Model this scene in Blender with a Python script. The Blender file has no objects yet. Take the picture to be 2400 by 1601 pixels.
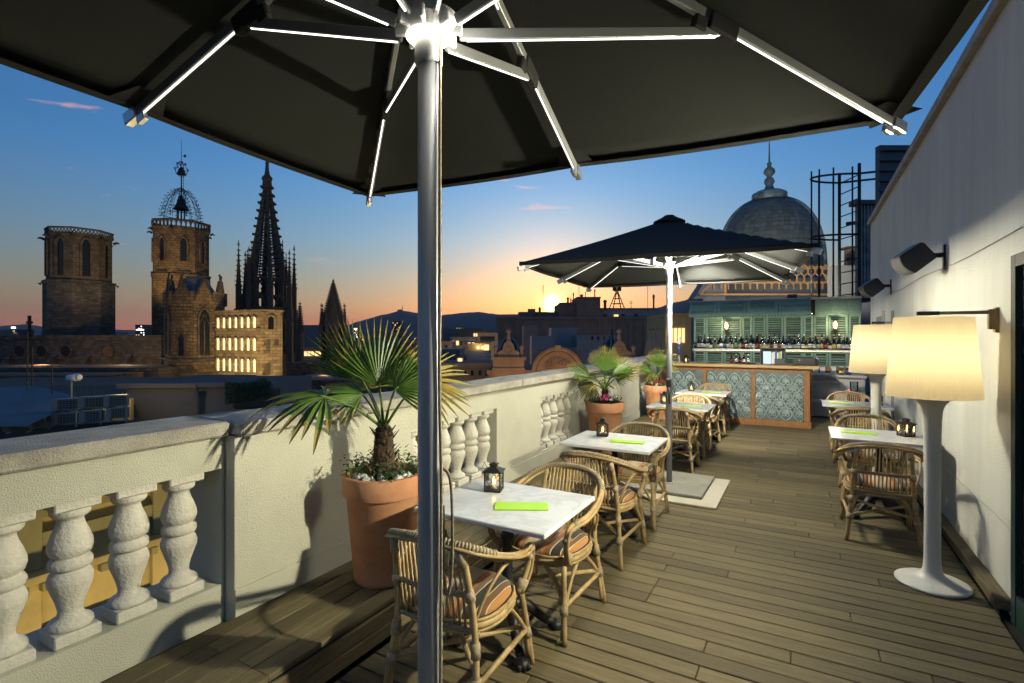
import bpy, bmesh, math, random
from mathutils import Vector, Matrix
R = math.radians
random.seed(11)
sc = bpy.context.scene
COL = sc.collection

# ------------------------------------------------------------------ camera
FPX, HC, YAW, CX, CY = 1203.0, 1.65, R(29.47), 1200.0, 790.0
cd = bpy.data.cameras.new('camera'); cam = bpy.data.objects.new('camera', cd); COL.objects.link(cam)
cam.location = (0, 0, HC); cam.rotation_euler = (R(90), 0, YAW)
cd.sensor_width = 36; cd.lens = FPX/2400*36; cd.shift_y = -(800.5-CY)/2400
cd.clip_start = 0.05; cd.clip_end = 80000
sc.camera = cam

# ------------------------------------------------------------------ sky, sun, exposure
SUN_EL, SUN_AZ = R(3.6), R(25.05)            # azimuth counted to the left of +Y
SUN_DIR = Vector((-math.sin(SUN_AZ)*math.cos(SUN_EL), math.cos(SUN_AZ)*math.cos(SUN_EL), math.sin(SUN_EL)))
world = bpy.data.worlds.new('World'); sc.world = world; world.use_nodes = True
wn = world.node_tree.nodes; wl = world.node_tree.links; wn.clear()
def wnode(t, **kw):
    n = wn.new(t)
    for k, v in kw.items(): setattr(n, k, v)
    return n
sky = wnode('ShaderNodeTexSky', sky_type='NISHITA', sun_disc=False, sun_elevation=SUN_EL, sun_rotation=-SUN_AZ,
            altitude=60, air_density=1.0, dust_density=0.3, ozone_density=4.2)
SKY_STRENGTH = 0.15
geo = wnode('ShaderNodeTexCoord')
bg = wnode('ShaderNodeBackground'); out = wnode('ShaderNodeOutputWorld')
# thin high cloud in the sky
mp = wnode('ShaderNodeMapping'); mp.inputs['Scale'].default_value = (2.2, 2.2, 16); mp.inputs['Location'].default_value = (-2.78, -.62, -.04); mp.inputs['Rotation'].default_value = (0.12, 0.25, 0.4)
cn = wnode('ShaderNodeTexNoise'); cn.inputs['Scale'].default_value = 2.3; cn.inputs['Detail'].default_value = 7; cn.inputs['Roughness'].default_value = .62; cn.inputs['Distortion'].default_value = .5
cr = wnode('ShaderNodeValToRGB'); cr.color_ramp.elements[0].position = .645; cr.color_ramp.elements[1].position = .80
cr.color_ramp.elements[1].color = (.55, .55, .55, 1)
mixc = wnode('ShaderNodeMixRGB', blend_type='MIX'); mixc.inputs['Color2'].default_value = (9.5, 4.2, 2.6, 1)
# aureole of the low sun
vd = wnode('ShaderNodeVectorMath', operation='DOT_PRODUCT'); vd.inputs[1].default_value = SUN_DIR
nz = wnode('ShaderNodeVectorMath', operation='NORMALIZE')
mx = wnode('ShaderNodeMath', operation='MAXIMUM'); mx.inputs[1].default_value = 0
p1 = wnode('ShaderNodeMath', operation='POWER'); p1.inputs[1].default_value = 9000
p2 = wnode('ShaderNodeMath', operation='POWER'); p2.inputs[1].default_value = 160
g1 = wnode('ShaderNodeMixRGB', blend_type='ADD'); g1.inputs['Color2'].default_value = (110, 72, 16, 1)
g2 = wnode('ShaderNodeMixRGB', blend_type='ADD'); g2.inputs['Color2'].default_value = (2.6, .9, .02, 1)
wl.new(geo.outputs['Generated'], nz.inputs[0]); wl.new(nz.outputs[0], vd.inputs[0]); wl.new(vd.outputs['Value'], mx.inputs[0])
wl.new(mx.outputs[0], p1.inputs[0]); wl.new(mx.outputs[0], p2.inputs[0])
wl.new(geo.outputs['Generated'], mp.inputs['Vector']); wl.new(mp.outputs[0], cn.inputs['Vector']); wl.new(cn.outputs['Fac'], cr.inputs['Fac'])
# twilight tint of the low air, the same all round the horizon
sz = wnode('ShaderNodeSeparateXYZ'); wl.new(nz.outputs[0], sz.inputs[0])
tr_ = wnode('ShaderNodeValToRGB'); ce = tr_.color_ramp.elements
ce[0].position = 0; ce[0].color = (.58, .215, .095, 1); ce[1].position = 1; ce[1].color = (.46, .54, .60, 1)
for p_, c_ in ((.05, (.60, .275, .13)), (.11, (.62, .35, .22)), (.18, (.56, .43, .36)), (.28, (.48, .49, .50)), (.42, (.46, .53, .57))):
    e_ = ce.new(p_); e_.color = (*c_, 1)
tm = wnode('ShaderNodeMixRGB', blend_type='MULTIPLY'); tm.inputs['Fac'].default_value = 1
wl.new(sz.outputs['Z'], tr_.inputs['Fac']); wl.new(tr_.outputs[0], tm.inputs['Color2']); wl.new(sky.outputs[0], tm.inputs['Color1'])
tg = wnode('ShaderNodeMixRGB', blend_type='MULTIPLY'); tg.inputs['Fac'].default_value = 1; tg.inputs['Color2'].default_value = (2.75, 2.75, 2.75, 1); wl.new(tm.outputs[0], tg.inputs['Color1'])
lr = wnode('ShaderNodeValToRGB'); le = lr.color_ramp.elements; le[0].position = 0; le[0].color = (.42, .26, .46, 1); le[1].position = .30; le[1].color = (0, 0, 0, 1)
la = wnode('ShaderNodeMixRGB', blend_type='ADD'); la.inputs['Fac'].default_value = 1; wl.new(sz.outputs['Z'], lr.inputs['Fac']); wl.new(tg.outputs[0], la.inputs['Color1']); wl.new(lr.outputs[0], la.inputs['Color2'])
pw_ = wnode('ShaderNodeMath', operation='POWER'); pw_.inputs[1].default_value = 8; wl.new(mx.outputs[0], pw_.inputs[0])
ws = wnode('ShaderNodeMixRGB', blend_type='MULTIPLY'); ws.inputs['Color2'].default_value = (1.22, 1.30, 1.20, 1); wl.new(pw_.outputs[0], ws.inputs['Fac']); wl.new(la.outputs[0], ws.inputs['Color1'])
wl.new(ws.outputs[0], mixc.inputs['Color1']); wl.new(cr.outputs[0], mixc.inputs['Fac'])
wl.new(mixc.outputs[0], g2.inputs['Color1']); wl.new(p2.outputs[0], g2.inputs['Fac'])
wl.new(g2.outputs[0], g1.inputs['Color1']); wl.new(p1.outputs[0], g1.inputs['Fac'])
wl.new(g1.outputs[0], bg.inputs['Color']); bg.inputs['Strength'].default_value = SKY_STRENGTH
wl.new(bg.outputs[0], out.inputs['Surface'])
sd = bpy.data.lights.new('sun', 'SUN'); sd.energy = 0.12; sd.angle = R(0.6); sd.color = (1, .55, .25)
sun = bpy.data.objects.new('sun', sd); COL.objects.link(sun)
sun.rotation_euler = (-SUN_DIR).to_track_quat('-Z', 'Y').to_euler()
sc.view_settings.view_transform = 'Standard'; sc.view_settings.look = 'None'
sc.view_settings.exposure = 0.15; sc.view_settings.gamma = 1.0
sc.render.engine = 'CYCLES'
try:
    sc.cycles.max_bounces = 6; sc.cycles.diffuse_bounces = 3; sc.cycles.glossy_bounces = 3; sc.cycles.transmission_bounces = 5
    sc.cycles.transparent_max_bounces = 12; sc.cycles.sample_clamp_indirect = 4; sc.cycles.caustics_reflective = False; sc.cycles.caustics_refractive = False
    sc.cycles.use_light_tree = True
except Exception: pass

# ------------------------------------------------------------------ pixel -> place helpers (photo pixels, 2400 x 1601)
SY, CYW = math.sin(YAW), math.cos(YAW)
def P(px, py, d):
    u = (px-CX)/FPX
    return Vector(((-SY+CYW*u)*d, (CYW+SY*u)*d, HC-(py-CY)/FPX*d))
def PZ(px, py, Z=0):
    return P(px, py, FPX*(HC-Z)/(py-CY))
RIGHT = Vector((CYW, SY, 0)); FWD = Vector((-SY, CYW, 0)); UP = Vector((0, 0, 1))
STREET = -26.5

# ------------------------------------------------------------------ materials
MAT = {}
def mat(name, col, rough=.6, metal=0, var=0, vscale=6, vec=(1, 1, 1), bump=0, bscale=40, bvec=(1, 1, 1), rnd=0, col2=None, detail=5, spec=.5,
        transm=0, ior=1.45, emit=None, estr=0, sheen=0, sss=0, coat=0):
    m = bpy.data.materials.new(name); m.use_nodes = True
    nt = m.node_tree; n = nt.nodes; l = nt.links; b = n['Principled BSDF']
    b.inputs['Roughness'].default_value = rough; b.inputs['Metallic'].default_value = metal
    b.inputs['Specular IOR Level'].default_value = spec; b.inputs['IOR'].default_value = ior
    b.inputs['Transmission Weight'].default_value = transm
    b.inputs['Coat Weight'].default_value = coat
    if sheen: b.inputs['Sheen Weight'].default_value = sheen
    if sss: b.inputs['Subsurface Weight'].default_value = sss; b.inputs['Subsurface Radius'].default_value = (.05, .03, .02)
    if emit: b.inputs['Emission Color'].default_value = (*emit, 1); b.inputs['Emission Strength'].default_value = estr
    b.inputs['Base Color'].default_value = (*col, 1)
    cur = None
    if var or col2 or bump:
        tc = n.new('ShaderNodeTexCoord')
    if rnd or var or col2:
        c2 = col2 or tuple(max(0, c*(1-var)) for c in col)
        mixn = n.new('ShaderNodeMixRGB'); mixn.inputs['Color1'].default_value = (*col, 1); mixn.inputs['Color2'].default_value = (*c2, 1)
        if var or col2:
            mpn = n.new('ShaderNodeMapping'); mpn.inputs['Scale'].default_value = vec
            ns = n.new('ShaderNodeTexNoise'); ns.inputs['Scale'].default_value = vscale; ns.inputs['Detail'].default_value = detail; ns.inputs['Roughness'].default_value = .65
            if rnd:
                oi0 = n.new('ShaderNodeObjectInfo'); addv = n.new('ShaderNodeVectorMath'); addv.operation = 'ADD'
                mulv = n.new('ShaderNodeMath'); mulv.operation = 'MULTIPLY'; mulv.inputs[1].default_value = 37
                l.new(oi0.outputs['Random'], mulv.inputs[0]); l.new(tc.outputs['Object'], addv.inputs[0]); l.new(mulv.outputs[0], addv.inputs[1]); l.new(addv.outputs[0], mpn.inputs['Vector'])
            else: l.new(tc.outputs['Object'], mpn.inputs['Vector'])
            l.new(mpn.outputs[0], ns.inputs['Vector'])
            rp = n.new('ShaderNodeValToRGB'); rp.color_ramp.elements[0].position = .33; rp.color_ramp.elements[1].position = .7
            l.new(ns.outputs['Fac'], rp.inputs['Fac']); l.new(rp.outputs[0], mixn.inputs['Fac'])
        else: mixn.inputs['Fac'].default_value = 0
        cur = mixn.outputs[0]
        if rnd:
            oi = n.new('ShaderNodeObjectInfo'); mr = n.new('ShaderNodeMapRange'); mr.inputs['To Min'].default_value = 1-rnd; mr.inputs['To Max'].default_value = 1+rnd
            hs = n.new('ShaderNodeHueSaturation'); l.new(oi.outputs['Random'], mr.inputs['Value']); l.new(mr.outputs[0], hs.inputs['Value']); l.new(cur, hs.inputs['Color']); cur = hs.outputs[0]
        l.new(cur, b.inputs['Base Color'])
    if bump:
        mb = n.new('ShaderNodeMapping'); mb.inputs['Scale'].default_value = bvec
        nb = n.new('ShaderNodeTexNoise'); nb.inputs['Scale'].default_value = bscale; nb.inputs['Detail'].default_value = 3
        bp = n.new('ShaderNodeBump'); bp.inputs['Strength'].default_value = min(1, bump); bp.inputs['Distance'].default_value = .01*max(1, bump)
        l.new(tc.outputs['Object'], mb.inputs['Vector']); l.new(mb.outputs[0], nb.inputs['Vector']); l.new(nb.outputs['Fac'], bp.inputs['Height']); l.new(bp.outputs[0], b.inputs['Normal'])
    MAT[name] = m
    return m
def emis(name, col, s):
    m = bpy.data.materials.new(name); m.use_nodes = True; n = m.node_tree.nodes; n.clear()
    e = n.new('ShaderNodeEmission'); e.inputs[0].default_value = (*col, 1); e.inputs[1].default_value = s
    o = n.new('ShaderNodeOutputMaterial'); m.node_tree.links.new(e.outputs[0], o.inputs[0]); MAT[name] = m; return m

mat('stucco', (.66, .65, .53), .85, var=.14, vscale=2.2, bump=.8, bscale=170)
mat('stucco_wall', (.76, .75, .67), .85, var=.2, vscale=1.1, vec=(2.2, 2.2, .35), bump=.5, bscale=120)
mat('coping', (.56, .53, .45), .9, col2=(.34, .31, .26), vscale=7, bump=.9, bscale=130)
mat('baluster', (.72, .69, .60), .8, var=.16, vscale=9, bump=.6, bscale=60)
mat('deck', (.172, .138, .070), .7, col2=(.095, .076, .040), vscale=3.5, vec=(1.2, 22, 22), bump=.25, bscale=30, bvec=(1, 25, 25), rnd=.28)
mat('deck_long', (.172, .138, .070), .7, col2=(.095, .076, .040), vscale=3.5, vec=(22, 1.2, 22), bump=.25, bscale=30, bvec=(25, 1, 25), rnd=.25)
mat('joist', (.03, .025, .02), .9)
mat('terracotta', (.45, .185, .08), .78, col2=(.56, .30, .17), vscale=3.2, vec=(1, 1, 1.8), bump=.12, bscale=50)
mat('soil', (.05, .035, .02), .95, bump=.8, bscale=60)
mat('iron', (.012, .012, .013), .45, spec=.5, bump=.3, bscale=80)
mat('rattan', (.50, .36, .17), .5, col2=(.30, .20, .09), vscale=14, rnd=.12, detail=3)
mat('binding', (.46, .38, .25), .6, col2=(.20, .15, .09), vscale=90, vec=(1, 1, 1), rnd=.12)
mat('alu', (.72, .73, .74), .28, metal=.9)
mat('alu_white', (.30, .31, .31), .4, metal=.4)
mat('pole', (.50, .52, .55), .5, metal=.35, var=.12, vscale=2, vec=(8, 8, .6))
mat('canopy', (.012, .014, .012), .9, var=.25, vscale=2, bump=.2, bscale=400)
mat('webbing', (.012, .012, .012), .8)
mat('lamp_body', (.82, .79, .71), .35)
mat('lime', (.50, .86, .05), .3, emit=(.42, .9, .02), estr=.0)
mat('lantern', (.05, .05, .045), .5, metal=.6, var=.4, vscale=30)
mat('wax', (.8, .7, .5), .5)
mat('pebble', (.75, .72, .64), .6, var=.2, vscale=10, rnd=.15)
mat('palm', (.075, .155, .022), .4, col2=(.12, .195, .035), vscale=5, rnd=.2)
mat('palm_dry', (.36, .25, .05), .6, col2=(.15, .19, .03), vscale=6, rnd=.2)
mat('palm_trunk', (.10, .065, .035), .9, col2=(.03, .02, .012), vscale=30, bump=.8, bscale=60)
mat('leaf', (.05, .10, .025), .5, rnd=.3, var=.4, vscale=8)
mat('petal_pink', (.62, .02, .22), .5)
mat('petal_white', (.8, .78, .74), .5)
mat('petal_red', (.6, .015, .03), .5)
mat('oak', (.33, .155, .05), .5, col2=(.18, .075, .022), vscale=5, vec=(9, 9, 1.2), bump=.1, bscale=40, rnd=.1)
mat('oak_top', (.48, .32, .13), .4, col2=(.36, .21, .08), vscale=5, vec=(1.2, 9, 9))
mat('teal', (.20, .33, .275), .6, col2=(.10, .175, .145), vscale=9, vec=(2, 2, 9), rnd=.15)
mat('teal_slat', (.15, .255, .215), .65, col2=(.08, .14, .115), vscale=7, vec=(1.5, 2, 9), rnd=.35)
mat('patina', (.40, .47, .44), .38, metal=.3, col2=(.20, .29, .28), vscale=12, rnd=.1)
mat('patina_dark', (.14, .18, .17), .5, metal=.25, col2=(.07, .11, .105), vscale=9)
mat('steel', (.52, .52, .50), .38, metal=.55, var=.15, vscale=4)
mat('dark_plastic', (.02, .022, .026), .45)
mat('white_plastic', (.8, .8, .78), .4)
mat('black_paint', (.012, .012, .012), .5)
mat('concrete', (.33, .32, .28), .85, var=.25, vscale=5, bump=.3, bscale=60)
mat('pale_stone', (.56, .52, .43), .8, var=.12, vscale=5)
mat('slate', (.11, .125, .12), .55, col2=(.17, .165, .14), vscale=5, rnd=.25)
mat('zinc', (.34, .40, .38), .5, metal=.3, col2=(.12, .15, .14), vscale=4)
mat('lattice', (.32, .155, .055), .6, rnd=.1)
mat('bronze', (.30, .22, .12), .35, metal=.8)
mat('green_door', (.02, .05, .045), .4)
# city
mat('stone_tower', (.20, .165, .115), .9, col2=(.12, .095, .065), vscale=1.2, bump=1, bscale=4)
mat('stone_dark', (.15, .135, .11), .9, col2=(.085, .08, .07), vscale=.8, bump=.6, bscale=3)
mat('ashlar', (.30, .21, .11), .9, col2=(.14, .10, .06), vscale=1.1, bump=.6, bscale=8)
mat('stone_gold', (.46, .36, .21), .85, col2=(.33, .25, .14), vscale=1.5, bump=.5, bscale=5)
mat('spire', (.13, .11, .08), .9, var=.4, vscale=1.5)
mat('facade_ochre', (.50, .39, .17), .85, col2=(.36, .28, .12), vscale=.9, bump=.2, bscale=9)
mat('facade_olive', (.30, .27, .13), .85, var=.25, vscale=1)
mat('facade_peach', (.55, .36, .20), .85, col2=(.42, .26, .14), vscale=.5)
mat('facade_grey', (.21, .19, .18), .9, var=.25, vscale=.3)
mat('facade_white', (.30, .29, .29), .9, var=.2, vscale=.3)
mat('facade_brown', (.27, .185, .13), .9, var=.3, vscale=.3)
mat('facade_dark', (.07, .065, .06), .9, var=.4, vscale=.4)
mat('roof_tile', (.17, .10, .06), .9, col2=(.09, .055, .04), vscale=2)
mat('roof_flat', (.10, .075, .065), .9, var=.3, vscale=1)
mat('roof_metal', (.10, .12, .14), .6, var=.25, vscale=1)
mat('window_dark', (.012, .014, .018), .2)
mat('blind', (.20, .27, .24), .7)
mat('ac_white', (.24, .26, .25), .6, var=.15, vscale=4)
mat('grille_grey', (.14, .14, .14), .6)
mat('grille', (.05, .055, .05), .6)
mat('hedge', (.045, .085, .02), .7, rnd=.3, var=.4, vscale=2)
mat('hill', (.035, .045, .05), 1, var=.3, vscale=.002)
mat('asphalt', (.05, .05, .05), .95, var=.3, vscale=.02)
mat('dark_dome', (.03, .035, .03), .5, var=.3, vscale=1)
def courses(name, bw=.95, bh=.46, dark=.45, mort=.035):
    m_ = MAT[name]; nt = m_.node_tree; n = nt.nodes; l = nt.links; b = n['Principled BSDF']; src = b.inputs['Base Color'].links[0].from_socket
    t_ = n.new('ShaderNodeTexCoord'); s_ = n.new('ShaderNodeSeparateXYZ'); ad = n.new('ShaderNodeMath'); ad.operation = 'MULTIPLY_ADD'; ad.inputs[1].default_value = .73
    cb = n.new('ShaderNodeCombineXYZ'); l.new(t_.outputs['Object'], s_.inputs[0]); l.new(s_.outputs['Y'], ad.inputs[0]); l.new(s_.outputs['X'], ad.inputs[2]); l.new(ad.outputs[0], cb.inputs['X']); l.new(s_.outputs['Z'], cb.inputs['Y'])
    bt = n.new('ShaderNodeTexBrick'); bt.inputs['Scale'].default_value = 1; bt.inputs['Brick Width'].default_value = bw; bt.inputs['Row Height'].default_value = bh; bt.inputs['Mortar Size'].default_value = mort
    bt.inputs['Color1'].default_value = (1, 1, 1, 1); bt.inputs['Color2'].default_value = (.5, .5, .5, 1); bt.inputs['Mortar'].default_value = (dark, dark, dark, 1); l.new(cb.outputs[0], bt.inputs['Vector'])
    mm = n.new('ShaderNodeMixRGB'); mm.blend_type = 'MULTIPLY'; mm.inputs['Fac'].default_value = 1; l.new(src, mm.inputs['Color1']); l.new(bt.outputs['Color'], mm.inputs['Color2']); l.new(mm.outputs[0], b.inputs['Base Color'])
for nm in ('stone_tower', 'stone_gold', 'stone_dark'): courses(nm)
courses('ashlar', 1.0, .5, .35, .05)
emis('warm_window', (1, .62, .26), 1.6)
emis('gold_window', (1, .66, .30), 2.4)
emis('cool_light', (.75, .9, 1), 5)
emis('amber_light', (1, .55, .18), 5)
emis('blue_light', (.12, .3, 1), 4)
emis('red_light', (1, .05, .1), 4)
emis('led', (1, .98, .90), 2.4)  # glow of the added parasol strips and added floodlight lens
emis('hub_led', (1, .95, .78), 6)
emis('shelf_led', (1, .86, .5), 9)
emis('flame', (1, .58, .16), 14)
emis('bulb', (1, .78, .45), 9)
emis('screen', (.6, .8, 1), 1.2)
def glassmat(name, col, a=.25, rough=.05):
    m = bpy.data.materials.new(name); m.use_nodes = True; nt = m.node_tree; n = nt.nodes; l = nt.links; n.clear()
    t = n.new('ShaderNodeBsdfTransparent'); t.inputs[0].default_value = (*col, 1)
    g = n.new('ShaderNodeBsdfGlossy'); g.inputs['Roughness'].default_value = rough; g.inputs[0].default_value = (.9, .9, .9, 1)
    mx_ = n.new('ShaderNodeMixShader'); fr = n.new('ShaderNodeFresnel'); fr.inputs[0].default_value = 1.45
    ad = n.new('ShaderNodeMath'); ad.operation = 'ADD'; ad.inputs[1].default_value = a; ad.use_clamp = True
    o = n.new('ShaderNodeOutputMaterial'); l.new(fr.outputs[0], ad.inputs[0]); l.new(ad.outputs[0], mx_.inputs[0]); l.new(t.outputs[0], mx_.inputs[1]); l.new(g.outputs[0], mx_.inputs[2]); l.new(mx_.outputs[0], o.inputs[0])
    MAT[name] = m; return m
glassmat('pane', (.95, .93, .88), .03)
for nm, c in dict(glass_clear=(.62, .70, .70), glass_green=(.06, .22, .05), glass_brown=(.14, .05, .015), glass_blue=(.06, .14, .42), glass_amber=(.5, .22, .04), glass_dark=(.02, .02, .02)).items():
    glassmat(nm, c, .06)
for nm, c in dict(label_white=(.75, .73, .66), label_yellow=(.75, .6, .1), label_red=(.5, .04, .03), label_blue=(.05, .12, .4), label_green=(.25, .55, .05), label_black=(.02, .02, .02), cap_gold=(.6, .4, .1), cap_orange=(.7, .25, .05)).items():
    mat(nm, c, .5)
# pleated translucent lamp shade
m = bpy.data.materials.new('shade'); m.use_nodes = True; nt = m.node_tree; n = nt.nodes; n.clear()
tr = n.new('ShaderNodeBsdfTranslucent'); tr.inputs[0].default_value = (.92, .85, .64, 1); df = n.new('ShaderNodeBsdfDiffuse'); df.inputs[0].default_value = (.8, .74, .6, 1)
mxs = n.new('ShaderNodeMixShader'); mxs.inputs[0].default_value = .15; o = n.new('ShaderNodeOutputMaterial')
nt.links.new(tr.outputs[0], mxs.inputs[1]); nt.links.new(df.outputs[0], mxs.inputs[2]); nt.links.new(mxs.outputs[0], o.inputs[0]); MAT['shade'] = m
# marble
m = mat('marble', (.74, .75, .75), .2, spec=.5); nt = m.node_tree; n = nt.nodes; l = nt.links; b = n['Principled BSDF']
tc = n.new('ShaderNodeTexCoord'); oi = n.new('ShaderNodeObjectInfo'); av = n.new('ShaderNodeVectorMath'); av.operation = 'ADD'; l.new(tc.outputs['Object'], av.inputs[0]); l.new(oi.outputs['Location'], av.inputs[1])
wv = n.new('ShaderNodeTexNoise'); wv.inputs['Scale'].default_value = 2.6; wv.inputs['Detail'].default_value = 8; wv.inputs['Distortion'].default_value = 1.6
rp = n.new('ShaderNodeValToRGB'); e = rp.color_ramp.elements; e[0].position = .44; e[0].color = (.76, .77, .77, 1); e[1].position = .56; e[1].color = (.76, .77, .77, 1)
v = rp.color_ramp.elements.new(.5); v.color = (.66, .655, .64, 1); v2 = rp.color_ramp.elements.new(.47); v2.color = (.70, .71, .71, 1); v3 = rp.color_ramp.elements.new(.525); v3.color = (.71, .71, .70, 1)
l.new(av.outputs[0], wv.inputs['Vector']); l.new(wv.outputs['Fac'], rp.inputs['Fac']); l.new(rp.outputs[0], b.inputs['Base Color'])
# striped cushion (stripes run along the seat's local y)
m = mat('cushion', (.5, .25, .08), .9, sheen=.2); nt = m.node_tree; n = nt.nodes; l = nt.links; b = n['Principled BSDF']
tc = n.new('ShaderNodeTexCoord'); sp = n.new('ShaderNodeSeparateXYZ'); mr = n.new('ShaderNodeMapRange'); mr.inputs['From Min'].default_value = -.25; mr.inputs['From Max'].default_value = .25
rp = n.new('ShaderNodeValToRGB'); rp.color_ramp.interpolation = 'CONSTANT'
OR, BR, DK, CR, TN, RD = (.42, .20, .065), (.15, .075, .03), (.022, .020, .016), (.55, .46, .31), (.38, .31, .20), (.34, .09, .035)
stripes = [(0, OR), (.09, CR), (.10, BR), (.15, CR), (.16, DK), (.25, CR), (.26, BR), (.31, RD), (.33, OR), (.37, RD), (.385, TN), (.60, RD), (.615, OR), (.66, RD), (.675, BR), (.73, CR), (.74, DK), (.83, CR), (.84, BR), (.90, CR), (.91, OR)]
cre = rp.color_ramp.elements; cre[0].position = 0; cre[0].color = (*stripes[0][1], 1); cre[1].position = stripes[1][0]; cre[1].color = (*stripes[1][1], 1)
for p_, c_ in stripes[2:]:
    x = cre.new(p_); x.color = (*c_, 1)
l.new(tc.outputs['Object'], sp.inputs[0]); l.new(sp.outputs['X'], mr.inputs['Value']); l.new(mr.outputs[0], rp.inputs['Fac']); l.new(rp.outputs[0], b.inputs['Base Color'])

# ------------------------------------------------------------------ mesh builder
class MB:
    def __init__(s): s.v = []; s.f = []; s.m = []; s.s = []; s.cm = 0; s.sm = False
    def face(s, idx): s.f.append(idx); s.m.append(s.cm); s.s.append(s.sm)
    def add(s, vs, fs, T=None):
        o = len(s.v)
        for p in vs: s.v.append(tuple(T @ Vector(p)) if T else tuple(p))
        for q in fs: s.face([o+i for i in q])
        return s
    def box(s, c, size, T=None, rz=0):
        hx, hy, hz = size[0]/2, size[1]/2, size[2]/2
        vs = [(x*hx, y*hy, z*hz) for x in (-1, 1) for y in (-1, 1) for z in (-1, 1)]
        M = Matrix.Translation(c) @ Matrix.Rotation(rz, 4, 'Z')
        if T: M = T @ M
        return s.add(vs, [(0, 1, 3, 2), (4, 6, 7, 5), (0, 4, 5, 1), (2, 3, 7, 6), (0, 2, 6, 4), (1, 5, 7, 3)], M)
    def span(s, a, b, T=None):
        a = Vector(a); b = Vector(b); return s.box((a+b)/2, (abs(b.x-a.x), abs(b.y-a.y), abs(b.z-a.z)), T)
    def cbox(s, c, size, r=.004, T=None, rz=0):
        h = [size[0]/2, size[1]/2, size[2]/2]; r = min(r, min(h)*.9); vs = []; ix = {}
        for a in (-1, 1):
            for b_ in (-1, 1):
                for d in (-1, 1):
                    for k in range(3):
                        p = [a*(h[0]-r), b_*(h[1]-r), d*(h[2]-r)]; p[k] = (a, b_, d)[k]*h[k]
                        ix[(a, b_, d, k)] = len(vs); vs.append(p)
        fs = []
        for k in range(3):
            i, j = (k+1) % 3, (k+2) % 3
            for sg in (-1, 1):
                q = []
                for (a, b_) in ((-1, -1), (1, -1), (1, 1), (-1, 1)):
                    t = [0, 0, 0]; t[k] = sg; t[i] = a; t[j] = b_; q.append(ix[(*t, k)])
                fs.append(q if sg > 0 else q[::-1])
            for a in (-1, 1):
                for b_ in (-1, 1):
                    t0 = [0, 0, 0]; t1 = [0, 0, 0]; t0[k] = -1; t1[k] = 1
                    for t in (t0, t1): t[i] = a; t[j] = b_
                    q = [ix[(*t0, i)], ix[(*t1, i)], ix[(*t1, j)], ix[(*t0, j)]]
                    fs.append(q if a*b_ < 0 else q[::-1])
        for a in (-1, 1):
            for b_ in (-1, 1):
                for d in (-1, 1):
                    q = [ix[(a, b_, d, k)] for k in range(3)]
                    fs.append(q if a*b_*d > 0 else q[::-1])
        M = Matrix.Translation(c) @ Matrix.Rotation(rz, 4, 'Z')
        if T: M = T @ M
        return s.add(vs, fs, M)
    def tube(s, path, r, n=8, caps=True, T=None):
        path = [Vector(p) for p in path]; k = len(path); rr = r if isinstance(r, (list, tuple)) else [r]*k
        o = len(s.v); prev = None
        for i, p in enumerate(path):
            t = (path[min(i+1, k-1)]-path[max(i-1, 0)]).normalized()
            if prev is None:
                ref = Vector((0, 0, 1)) if abs(t.z) < .9 else Vector((1, 0, 0)); nx = t.cross(ref).normalized()
            else:
                nx = prev - t*prev.dot(t); nx = nx.normalized() if nx.length > 1e-6 else t.orthogonal().normalized()
            prev = nx; ny = t.cross(nx)
            for j in range(n):
                a = 2*math.pi*j/n; q = p+(nx*math.cos(a)+ny*math.sin(a))*rr[i]
                s.v.append(tuple(T @ q) if T else tuple(q))
        for i in range(k-1):
            for j in range(n):
                s.face([o+i*n+j, o+i*n+(j+1) % n, o+(i+1)*n+(j+1) % n, o+(i+1)*n+j])
        if caps:
            s.face([o+j for j in range(n)][::-1]); s.face([o+(k-1)*n+j for j in range(n)])
        return s
    def lathe(s, prof, n=20, c=(0, 0, 0), T=None, rot=0, rmod=None):
        o = len(s.v); c = Vector(c)
        for (r, z) in prof:
            for j in range(n):
                a = 2*math.pi*j/n+rot; rr_ = r*(rmod(j) if rmod else 1)
                q = c+Vector((math.cos(a)*rr_, math.sin(a)*rr_, z)); s.v.append(tuple(T @ q) if T else tuple(q))
        for i in range(len(prof)-1):
            for j in range(n): s.face([o+i*n+j, o+i*n+(j+1) % n, o+(i+1)*n+(j+1) % n, o+(i+1)*n+j])
        if prof[0][0] > 1e-5: s.face([o+j for j in range(n)][::-1])
        if prof[-1][0] > 1e-5: s.face([o+(len(prof)-1)*n+j for j in range(n)])
        return s
    def prism(s, poly, depth, T):       # polygon in local x,z ; extruded along local y from 0 to depth
        k = len(poly)
        vs = [(x, 0, z) for x, z in poly]+[(x, depth, z) for x, z in poly]
        fs = [list(range(k)), list(range(k, 2*k))[::-1]]+[[i, i+k, (i+1) % k+k, (i+1) % k] for i in range(k)]
        return s.add(vs, fs, T)
    def data(s, name, mats):
        me = bpy.data.meshes.new(name); me.from_pydata(s.v, [], s.f)
        for mm in (mats if isinstance(mats, (list, tuple)) else [mats]): me.materials.append(MAT[mm])
        me.polygons.foreach_set('material_index', s.m); me.polygons.foreach_set('use_smooth', s.s); me.update(); return me
    def build(s, name, mats, parent=None, loc=None, rot=None, smooth=None):
        if smooth is not None: s.s = [smooth]*len(s.f)
        o = bpy.data.objects.new(name, s.data(name, mats)); COL.objects.link(o)
        if loc is not None: o.location = loc
        if rot is not None: o.rotation_euler = rot
        if parent: o.parent = parent
        return o
def smoothmesh(o, ang=40):
    try:
        for p in o.data.polygons: p.use_smooth = True
        o.data.set_sharp_from_angle(angle=R(ang))
    except Exception: pass
    return o
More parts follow.
